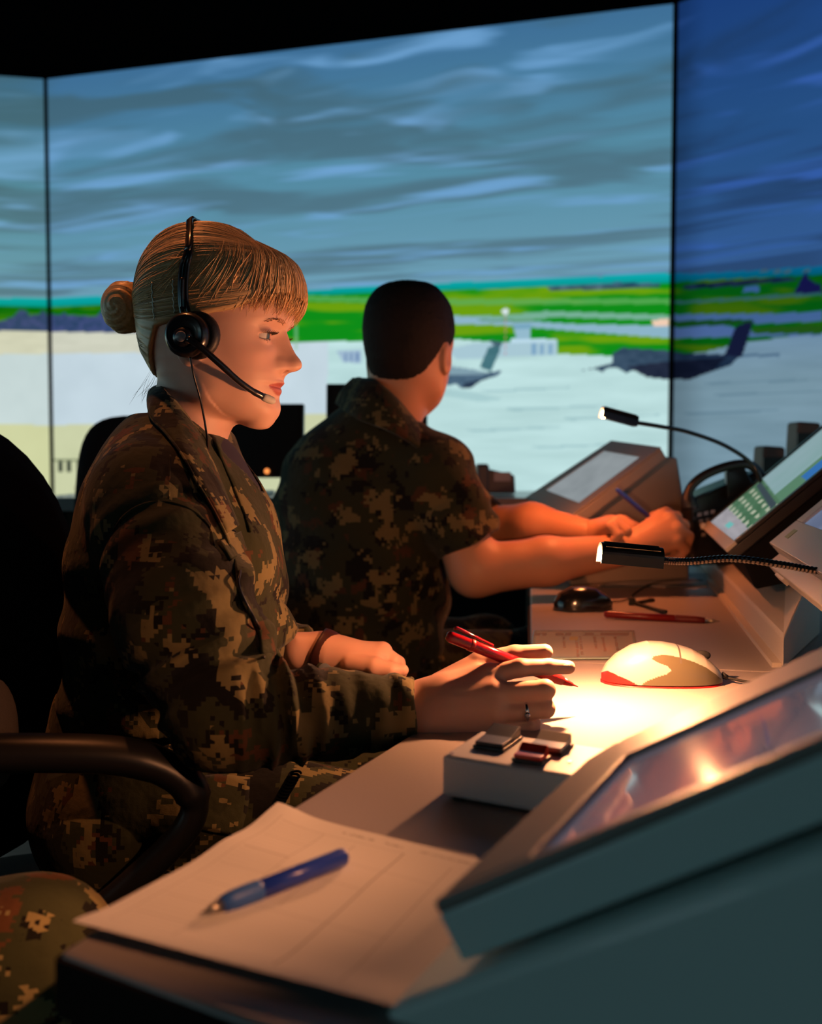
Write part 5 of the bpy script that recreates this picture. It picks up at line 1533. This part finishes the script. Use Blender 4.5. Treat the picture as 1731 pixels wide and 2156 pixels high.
cp = [W(401, 752, -.098), W(408, 790, -.092), at(424, 850, 1.125), at(437, 930, 1.125), onshirt(441, 1000, 1.085, .013), onshirt(448, 1050, 1.078, .012)]
for x, y in ((468, 1100), (496, 1120), (504, 1150), (506, 1200), (503, 1232), (525, 1282), (548, 1325), (557, 1352), (556, 1385)):
    h = hit(shirtF, x, y, lift=.010); 
    if h is None: h = Vector(cp[-1]) + (at(x, y, cp[-1].y) - at(*topix(*cp[-1])[:2], cp[-1].y))
    cp.append(h)
mb = MB(); mb.tube(bez(cp, 120), .0012, 8); mb.build('cord', M_hs, rt, smooth=True)
mb = MB(); mb.tube([cp[-7] + UP * .006, cp[-7] - UP * .006], .0022, 8); mb.build('cord_clip', M_chrome, rt, smooth=True)

# hair pins
for (x0, y0, x1, y1, lab) in ((314, 592, 318, 671, 'pale wavy hair pin nearest the bun'), (364, 588, 367, 660, 'pale hair pin just behind the headband')):
    pts = [hs(x0 + (x1 - x0) * t + 1.2 * math.sin(t * 30), y0 + (y1 - y0) * t, .0016) for t in np.linspace(0, 1, 24)]
    m_ = MATS.get('pale_metal') or mat('pale_metal', (.45, .47, .42), .4, metal=.6)
    mb = MB(); mb.tube(pts, .00055, 6); o = mb.build('hair_pin', m_, None, smooth=True); tag(o, lab, 'hair pin')

# coiled cord hanging beside the thigh
pts = []
a, b = at(622, 1628, 1.0), at(575, 1712, .99)
for k in range(241):
    t = k / 240; an = t * 2 * math.pi * 13
    pts.append(a.lerp(b, t) + Vector((math.cos(an) * .0055, math.sin(an) * .0055, .0)) + UP * (.0012 * math.sin(an)))
mb = MB(); mb.tube(pts, .0013, 6); o = mb.build('coiled_cord', M_rubber, None, smooth=True); tag(o, 'black coiled headset cord hanging between the woman\'s thigh and the worktop', 'cord')

# ================================================================== on the far worktop
def mouse_shell(o, l, wdir, L_, W_, H_, prof, m, name, parent, cols=None, n=36, k=24, z0=0.0):
    vs, cc = [], []
    for i in range(n + 1):
        t = i / n; h = np.interp(t, prof[0], prof[1]) * H_; w_ = W_ / 2 * (max(0, 1 - abs(2 * t - 1) ** 2.6)) ** .5
        w_ = max(w_, .0008); h = max(h, .0012)
        for j in range(k + 1):
            a = math.pi * j / k; ca, sa = math.cos(a), math.sin(a)
            y = math.copysign(abs(ca) ** .75, ca) * w_; z = z0 + abs(sa) ** .8 * h
            vs.append(o + l * (t * L_) + wdir * y + UP * z)
            if cols is not None: cc.append(cols(t, -ca, sa))
    fs = [(i * (k + 1) + j, (i + 1) * (k + 1) + j, (i + 1) * (k + 1) + j + 1, i * (k + 1) + j + 1) for i in range(n) for j in range(k)]
    return mkobj(name, vs, fs, m, parent, smooth=True, cols=np.array(cc) if cc else None)
ml = (onz(1545, 1452, DZ) - onz(1272, 1448, DZ)); mL = ml.length; ml.normalize(); mw = Vector((-ml.y, ml.x, 0))
mo = onz(1272, 1446, DZ) + mw * .028
rt = empty('computer_mouse', mo + ml * mL * .5, 'silver and grey computer mouse with red tail under the lit lamp', 'mouse')
PR = ([0, .04, .12, .25, .38, .5, .62, .74, .84, .92, .97, 1], [.20, .42, .66, .90, 1.0, .99, .93, .82, .66, .45, .30, .12])
M_mouse = mat('silver_mouse_paint', (.6, .55, .48), .35, attr='Col', coat=.3)
GRIP = [(.27, -.1), (.33, .10), (.42, .22), (.50, .30), (.54, .40), (.51, .50), (.43, .58), (.385, .66), (.40, .72), (.46, .76), (.56, .76), (.70, .72), (.82, .66), (.92, .55), (.985, .30), (.99, -.1)]
def mcol(t, c, s):   # c: -1 far side .. 1 near side
    base = A3(.46, .43, .38)
    hgt = s ** .8
    if abs(c) > .15 and inpoly(np.array([t]), np.array([hgt]), GRIP)[0]: base = A3(.10, .085, .05)
    if hgt < np.interp(t, [0, .06, .12, .2, .27], [.9, .55, .3, .14, .0]): base = A3(.60, .02, .02)
    if abs(t - .62) < .010 and hgt > .6: base = A3(.1, .09, .08)
    return base
mouse_shell(mo, ml, mw, mL * .96, .066, .046, PR, M_mouse, 'shell', rt, mcol, n=200, k=140, z0=.003)
mouse_shell(mo - ml * .001, ml, mw, mL * .97, .067, .004, ([0, 1], [1, 1]), M_redpl, 'translucent_base', rt)
blob(mo + ml * mL * .80 + UP * .033, (.010, .003, .006), M_rubber, 'scroll_wheel', rt, rot=Matrix.Rotation(math.atan2(ml.y, ml.x), 3, 'Z'), n=12, k=10)
mb = MB(); mb.tube([mo + ml * mL * .955 + UP * .010, mo + ml * mL * 1.0 + UP * .007], [.0045, .0028], 10); mb.build('cord_boot', M_rubber, rt, smooth=True)
mb = MB(); mb.tube(bez([mo + ml * mL * .99 + UP * .007, mo + ml * (mL + .03) + UP * .003 - mw * .008, mo + ml * (mL + .07) + UP * .003 - mw * .0, mo + ml * (mL + .12) + UP * .003 + mw * .04], 24), .0017, 8); mb.build('cord', M_rubber, rt, smooth=True)

bo = onz(1170, 1288, DZ) + Vector((0, .025, 0))
rt = empty('computer_mouse', bo + Vector((.05, 0, 0)), 'round black computer mouse in front of the man\'s elbow', 'mouse')
mouse_shell(bo, Vector((.995, .08, 0)), Vector((-.08, .995, 0)), .106, .066, .040, ([0, .1, .3, .5, .7, .9, 1], [.3, .7, .97, 1, .92, .6, .25]), mat('glossy_black_shell', (.01, .01, .011), .22, coat=.5), 'shell', rt, z0=.002)
mb = MB(); mb.tube(bez([onz(1284, 1268, DZ + .006), onz(1320, 1262, DZ + .003), onz(1350, 1240, DZ + .003), onz(1385, 1226, DZ + .003), onz(1425, 1222, DZ + .003), onz(1480, 1222, DZ + .003)], 50), .0016, 8); mb.build('cord', M_rubber, rt, smooth=True)
pen('pen', onz(1272, 1293, DZ + .007), onz(1516, 1308, DZ + .004), .0058, mat('deep_red_plastic', (.22, .012, .01), .35), mat('dark_red_rubber', (.14, .01, .01), .6), 'red pen lying beside the black clip on the far worktop', False)
# black clip: two wire arms with looped ends on a folded spine
cb = onz(1338, 1270, DZ + .004)
rt = empty('wire_clip', cb, 'small black clip with two spread arms lying above the red pen', 'clip')
for k_, (x, y) in enumerate(((1372, 1263), (1398, 1288))):
    e = onz(x, y, DZ + .004); d = (e - cb); s_ = d.cross(UP).normalized()
    pts = [cb, cb.lerp(e, .5), cb.lerp(e, .8), e + s_ * .004, e + d.normalized() * .006, e - s_ * .004, cb.lerp(e, .8)]
    mb = MB(); mb.tube(pts, .0033, 8); mb.build('wire_arm', M_rubber, rt, smooth=True)
mb = MB(); mb.prism([cb + Vector((-.012, -.004, -.003)), cb + Vector((.004, -.004, -.003)), cb + Vector((-.002, -.002, .010)), cb + Vector((-.010, -.002, .010))], Vector((.0, .012, 0))); mb.build('clip_body', M_rubber, rt, bevel=.001)
# laminated card
def card_col(u, v):
    c = A3(.52, .56, .50) + 0 * np.zeros(u.shape + (3,))
    bd = (u < .03) | (u > .97) | (v < .06) | (v > .94)
    c = np.where(bd[..., None], A3(.35, .5, .48), c)
    hd = ((v > .78) & (v < .90) & (vn2(u * 26, v * 7) > .45))[..., None]
    c = np.where(hd, A3(.20, .26, .28), c)
    for u0, v0 in ((.30, .35), (.42, .05), (.46, .08), (.60, .30), (.68, .20), (.80, .25)):
        m = (np.abs(u - u0 - (.75 - v) * .03) < .012) & (v > v0) & (v < .75) & (vn2(u * 4, v * 34 + u0 * 50) > .28)
        c = np.where(m[..., None], A3(.16, .20, .18), c)
    c = np.where(((u > .36) & (u < .44) & (v > .62) & (v < .75))[..., None], A3(.65, .52, .15), c)
    return c
k0, k1, k2, k3 = onz(1116, 1388, DZ + .002), onz(1345, 1386, DZ + .002), onz(1336, 1328, DZ + .002), onz(1124, 1328, DZ + .002)
o = grid_sheet('laminated_card', quadfn(k0, k1, k2, k3), 150, 60, card_col, mat('laminate', (.6, .6, .6), .2, attr='Col', coat=.8), solid=.0012)
tag(o, 'printed laminated card with a rounded border between the silver mouse and red pen', 'card')
mb = MB(); mb.prism([onz(1262, 1236, DZ + .0003), onz(1490, 1236, DZ + .0003), onz(1487, 1208, DZ + .0003), onz(1330, 1208, DZ + .0003)], UP * .0022)
o = mb.build('folder', mat('blue_grey_card', (.12, .15, .20), .6)); tag(o, 'thin blue grey folder lying under the mouse cord near the plinth', 'folder')
mb = MB(); mb.prism([onz(1300, 1203, DZ + .0003), onz(1440, 1203, DZ + .0003), onz(1420, 1183, DZ + .0003), onz(1350, 1183, DZ + .0003)], UP * .001)
o = mb.build('paper_sheet', mat('plain_paper', (.62, .6, .57), .7)); tag(o, 'plain white paper beneath the man\'s writing hand', 'paper')

# telephone with black handset beyond the green key screen
tc0 = at(1520, 1080, 2.12)
rt = empty('telephone', Vector((tc0.x, 2.16, .80)), 'black telephone with arched handset between the grey console and the tilted screen', 'telephone')
p = [at(1452, 1190, 2.10), at(1456, 1050, 2.10), at(1500, 1030, 2.12), at(1600, 990, 2.14), at(1620, 1190, 2.12)]
mb = MB(); mb.prism(p, Vector((.02, .16, 0))); mb.build('phone_body', M_plastic, rt, bevel=.008)
hp = bez([at(1452, 1072, 2.08), at(1450, 1035, 2.08), at(1478, 1004, 2.08), at(1530, 982, 2.08), at(1575, 978, 2.08), at(1600, 1000, 2.08), at(1604, 1040, 2.08)], 30)
mb = MB(); mb.tube(hp, [.017, .017, .016, .014, .011] + [.0095] * 21 + [.012, .015, .017, .018, .017], 14); mb.build('handset', M_plastic, rt, smooth=True)
mb = MB(); mb.prism([at(1532, 1050, 2.10), at(1530, 992, 2.10), at(1566, 980, 2.11), at(1600, 1045, 2.11)], Vector((.01, .05, 0))); mb.build('cradle', M_plastic, rt, bevel=.003)
for i in range(4):
    for j in range(3):
        kp = at(1468 + j * 14 + i * 3, 1088 - j * 3 + i * 14, 2.094)
        mb = MB(); mb.box(kp, Vector((.009, 0, .001)), Vector((-.001, -.003, 0)), Vector((.001, 0, .008))); mb.build('phone_key', MATS['grey_logo_disc'], rt)
for (x0, x1, yt, Y, lab) in ((1602, 1655, 938, 2.62, 'brown desktop speaker with rounded top behind the tilted screen'), (1674, 1730, 887, 2.66, 'taller dark speaker standing further right behind the tilted screen')):
    a = at(x0, yt, Y); b = at(x1, yt, Y); a.z = a.z; base = a.copy(); base.z = .86
    rt = empty('speaker', Vector(((a.x + b.x) / 2, Y + .04, .78)), lab, 'speaker')
    m_ = MATS.get('dark_taupe') or mat('dark_taupe', (.16, .12, .11), .6, bump=.2)
    mb = MB(); mb.prism([Vector((a.x - .006, Y, .785)), Vector((b.x, Y, .785)), Vector((b.x, Y, a.z - .004)), Vector((a.x + .008, Y, a.z))], Vector((0, .08, 0))); mb.build('cabinet', m_, rt, bevel=.008)
    mb = MB(); mb.box(Vector((a.x + .006, Y - .003, .83)), Vector((b.x - a.x - .014, 0, 0)), Vector((0, .003, 0)), Vector((0, 0, a.z - .86))); mb.build('grille', M_plastic, rt)

# ================================================================== far desk with monitors
M_far = mat('pale_glossy_laminate', (.36, .35, .35), .28, coat=.2)
rt = empty('far_desk', (-.25, 2.95, 0), 'distant pale desk behind the man carrying two black monitors and a desk telephone', 'desk')
mb = MB(); mb.box((-1.0, 2.64, .875), (1.42, 0, 0), (0, .66, 0), (0, 0, .035)); mb.build('worktop', M_far, rt, bevel=.004)
for x in (-.97, -.3, .37):
    mb = MB(); mb.box((x, 2.75, 0), (.04, 0, 0), (0, .5, 0), (0, 0, .876)); mb.build('leg_panel', M_black, rt)
def backmon(name, x0, x1, y0, y1, Y, label, led):
    a = at(x0, y1, Y); b = at(x1, y0, Y + .03); base = .91
    rt = empty(name, Vector(((a.x + b.x) / 2, Y + .06, base)), label, 'monitor')
    wX = b.x - a.x; hZ = b.z - a.z; lean = Vector((0, .03, hZ))
    mb = MB(); mb.box(a, Vector((wX, 0, 0)), Vector((0, .03, 0)), lean); mb.build('case', M_plastic, rt, bevel=.005)
    mb = MB(); mb.box(a + Vector((.012, -.002, .02)), Vector((wX - .024, 0, 0)), Vector((0, .002, 0)), lean * .88); mb.build('dark_screen', mat('dark_panel', (.006, .006, .006), .5) if 'dark_panel' not in MATS else MATS['dark_panel'], rt)
    mb = MB(); mb.box(Vector(((a.x + b.x) / 2 - .03, Y + .02, base)), Vector((.06, 0, 0)), Vector((0, .02, 0)), Vector((0, 0, max(.02, a.z - base + .05)))); mb.build('stand_neck', M_plastic, rt)
    mb = MB(); mb.box(Vector(((a.x + b.x) / 2 - .10, Y - .05, base)), Vector((.20, 0, 0)), Vector((0, .16, 0)), Vector((0, 0, .012))); mb.build('stand_foot', M_plastic, rt, bevel=.004)
    if led:
        l = at(led[0], led[1], Y - .006)
        o = blob(l, (.0075, .004, .0075), mat('amber_power_light', (1, .4, .1), .5, emit=(1, .30, .07), es=1.3), 'power_light', rt, n=14, k=10)
    return rt
backmon('monitor', 345, 640, 850, 1006, 2.86, 'black monitor with amber power light beyond the woman\'s chin', (562, 992))
backmon('monitor', 686, 900, 808, 1000, 2.9, 'black monitor mostly hidden behind the man\'s collar', None)
a = at(1004, 1034, 2.95); a.z = .912
rt = empty('desk_telephone', a + Vector((.05, .04, 0)), 'small grey desk telephone on the distant desk right of the man\'s shoulder', 'telephone')
M_dt = mat('mid_grey_plastic', (.14, .12, .12), .5)
b = at(1086, 1034, 2.95)
mb = MB(); mb.prism([a + Vector((.03, 0, 0)), Vector((b.x, 2.95, .912)), Vector((b.x - .003, 2.95, .965)), a + Vector((.03, 0, .072))], Vector((0, .09, 0))); mb.build('phone_body', M_dt, rt, bevel=.006)
mb = MB(); mb.box(a + Vector((.0, -.005, .004)), Vector((.036, 0, 0)), Vector((0, .10, 0)), Vector((0, 0, .082))); mb.build('handset', M_dt, rt, bevel=.010)
mb = MB(); mb.box(a + Vector((.050, -.003, .036)), Vector((.048, 0, 0)), Vector((0, .003, 0)), Vector((0, 0, .026))); mb.build('display', mat('pale_display', (.3, .3, .4), .3), rt)

# ================================================================== swivel chairs
def swivel_chair(origin, ang, label, back_top=1.06, back_w=.44, seat_z=.47, arms=True, group=None, backm=None, boff=-.25, bang=0.0, bp=.72):
    o = Vector(origin); f = Vector((math.cos(ang), math.sin(ang), 0)); l = Vector((-math.sin(ang), math.cos(ang), 0))
    rt = empty('swivel_chair', o, label, 'chair', group)
    Lc = lambda a, b, c: o + f * a + l * b + UP * c
    rot = Matrix(((f.x, l.x, 0), (f.y, l.y, 0), (0, 0, 1)))
    blob(Lc(0, 0, seat_z - .045), (.25, .25, .05), M_fabric, 'seat', rt, rot=rot, n=32, k=16, power=.55)
    # padded back: rounded plate, slightly curved
    hh = (back_top - seat_z - .06) / 2; cz = back_top - hh; vs, fs = [], []; n, k = 40, 12
    for sgn in (1, -1):
        for i in range(n):
            for j in range(k + 1):
                r_ = j / k; t = 2 * math.pi * i / n; ct, st = math.cos(t), math.sin(t)
                b_ = math.copysign(abs(ct) ** bp, ct) * back_w / 2 * r_; z_ = math.copysign(abs(st) ** bp, st) * hh * r_
                th_ = .035 * math.sqrt(max(0, 1 - r_ ** 3.2))
                q_ = -.05 * (z_ / hh) + .9 * b_ * b_ + sgn * th_; vs.append(Lc(boff + q_ * math.cos(bang) - b_ * math.sin(bang), q_ * math.sin(bang) + b_ * math.cos(bang), cz + z_))
    m_ = n * (k + 1)
    for s_ in range(2):
        for i in range(n):
            for j in range(k):
                a = s_ * m_ + i * (k + 1) + j; b = s_ * m_ + ((i + 1) % n) * (k + 1) + j
                fs.append((a, b, b + 1, a + 1) if s_ else (a, a + 1, b + 1, b))
    mkobj('backrest', vs, fs, backm or M_fabric, rt, smooth=True)
    mb = MB(); mb.tube(bez([Lc(-.10, 0, seat_z - .08), Lc(boff - .03, 0, seat_z - .07), Lc(boff - .06, 0, seat_z + .05), Lc(boff - .05, 0, cz - .02)], 16), .018, 10, flat=1.6); mb.build('back_bracket', M_plastic, rt, smooth=True)
    if arms:
        for s_ in (-1, 1):
            az = seat_z + .268
            pts = [Lc(-.20, s_ * .27, az - .005), Lc(-.10, s_ * .275, az + .004), Lc(.02, s_ * .275, az + .002), Lc(.10, s_ * .272, az - .008), Lc(.145, s_ * .27, az - .035), Lc(.145, s_ * .27, az - .075), Lc(.08, s_ * .265, az - .14), Lc(.00, s_ * .25, az - .21), Lc(-.03, s_ * .20, seat_z - .075), Lc(-.03, s_ * .12, seat_z - .085)]
            mb = MB(); mb.tube(bez(pts, 60), [.024] * 22 + [.023] * 8 + [.018] * 31, 14, flat=.75); mb.build('armrest', M_plastic, rt, smooth=True)
    mb = MB(); mb.tube([Lc(0, 0, .10), Lc(0, 0, .30), Lc(0, 0, .30), Lc(0, 0, seat_z - .07)], [.028, .028, .018, .018], 16); mb.build('gas_column', M_plastic, rt)
    for q in range(5):
        a = 2 * math.pi * q / 5 + .3; e = Lc(math.cos(a) * .28, math.sin(a) * .28, .085)
        mb = MB(); mb.tube([Lc(0, 0, .115), e], [.025, .015], 10); mb.build('base_leg', M_plastic, rt, smooth=True)
        cc_ = e - UP * .056; mb = MB(); sd = (e - Lc(0, 0, .085)).cross(UP).normalized(); mb.tube([cc_ - sd * .018, cc_ + sd * .018], .028, 14); mb.tube([cc_ + UP * .02, e], .007, 8); mb.build('caster', M_plastic, rt, smooth=False)
    return rt
wch = at(255, 1900, 1.2); 
rtc = swivel_chair((-.395, 1.21, 0), R(8), 'large charcoal swivel chair with looped armrests in which the woman sits', back_top=1.07, back_w=.44, seat_z=.46, boff=-.18, bang=R(-36))
sidep = blob(at(-14, 1545, .98), (.022, .03, .055), mat('speckled_brown_fabric', (.10, .075, .06), .95, bump=.9, bscale=1200, var=.6), 'side_bolster', rtc)
tag(sidep, 'speckled brown fabric side bolster')
swivel_chair((mpel.x - ftm.x * .03, mpel.y - ftm.y * .03, 0), R(30), 'black swivel chair under the seated man', back_top=.78, back_w=.40, seat_z=.45, arms=False)
swivel_chair((-.63, 2.16, 0), R(-98), 'empty charcoal swivel chair behind the woman\'s shoulder', back_top=1.115, back_w=.40, seat_z=.50, arms=False, bp=.36)
swivel_chair((pel3.x, pel3.y, 0), 0.0, 'swivel chair of the person at the lower left corner', back_top=.95, back_w=.42, seat_z=.42, arms=False)
# pale cabinet seen through the gap under the armrest
rt = empty('storage_cabinet', (-.87, 1.7, 0), 'pale low cabinet glimpsed through the gap below the woman\'s armrest', 'cabinet')
M_cab = mat('pale_pink_grey_laminate', (.55, .42, .40), .6, bump=.05)
mb = MB(); mb.box((-1.15, 1.46, .0), (.56, 0, 0), (0, .48, 0), (0, 0, .33)); mb.build('carcass', M_cab, rt, bevel=.003)
for k in range(2):
    mb = MB(); mb.box((-1.14, 1.446, .015 + k * .155), (.54, 0, 0), (0, .014, 0), (0, 0, .15)); d_ = mb.build('drawer', M_cab, rt, bevel=.002)
    mb = MB(); mb.tube([(-.95, 1.438, .09 + k * .155), (-.79, 1.438, .09 + k * .155)], .005, 8); mb.build('handle', M_chrome, d_)

# warm ceiling spotlight above and behind the woman
rt = empty('ceiling_spotlight', (-.80, 1.62, 3.3), 'warm ceiling spotlight aimed at the woman from above, outside the frame', 'lamp')
aim = (at(310, 640, 1.22) - Vector((-.80, 1.62, 3.3))).normalized(); s0_ = Vector((-.80, 1.62, 3.3))
mb = MB(); mb.tube([s0_ + UP * .4, s0_ + UP * .08], .012, 8); mb.build('drop_rod', M_black, rt)
mb = MB(); vs_ = [s0_ - aim * .10, s0_ - aim * .09, s0_ + aim * .02]; mb.tube(vs_, [.03, .05, .055], 20); mb.build('lamp_housing', M_black, rt)
mb = MB(); mb.tube([s0_ + aim * .0205, s0_ + aim * .023], [.045, .045], 16); mb.build('lens', mat('warm_lens', (1, .5, .2), .4, emit=(1, .35, .12), es=3), rt)
l = bpy.data.lights.new('spot_beam', 'SPOT'); l.energy = 130; l.color = (1, .30, .09); l.spot_size = R(12); l.spot_blend = .8; l.shadow_soft_size = .04
o = bpy.data.objects.new('spot_beam', l); C.objects.link(o); o.location = s0_ + aim * .04; o.rotation_euler = aim.to_track_quat('-Z', 'Y').to_euler()
adopt(o, rt)
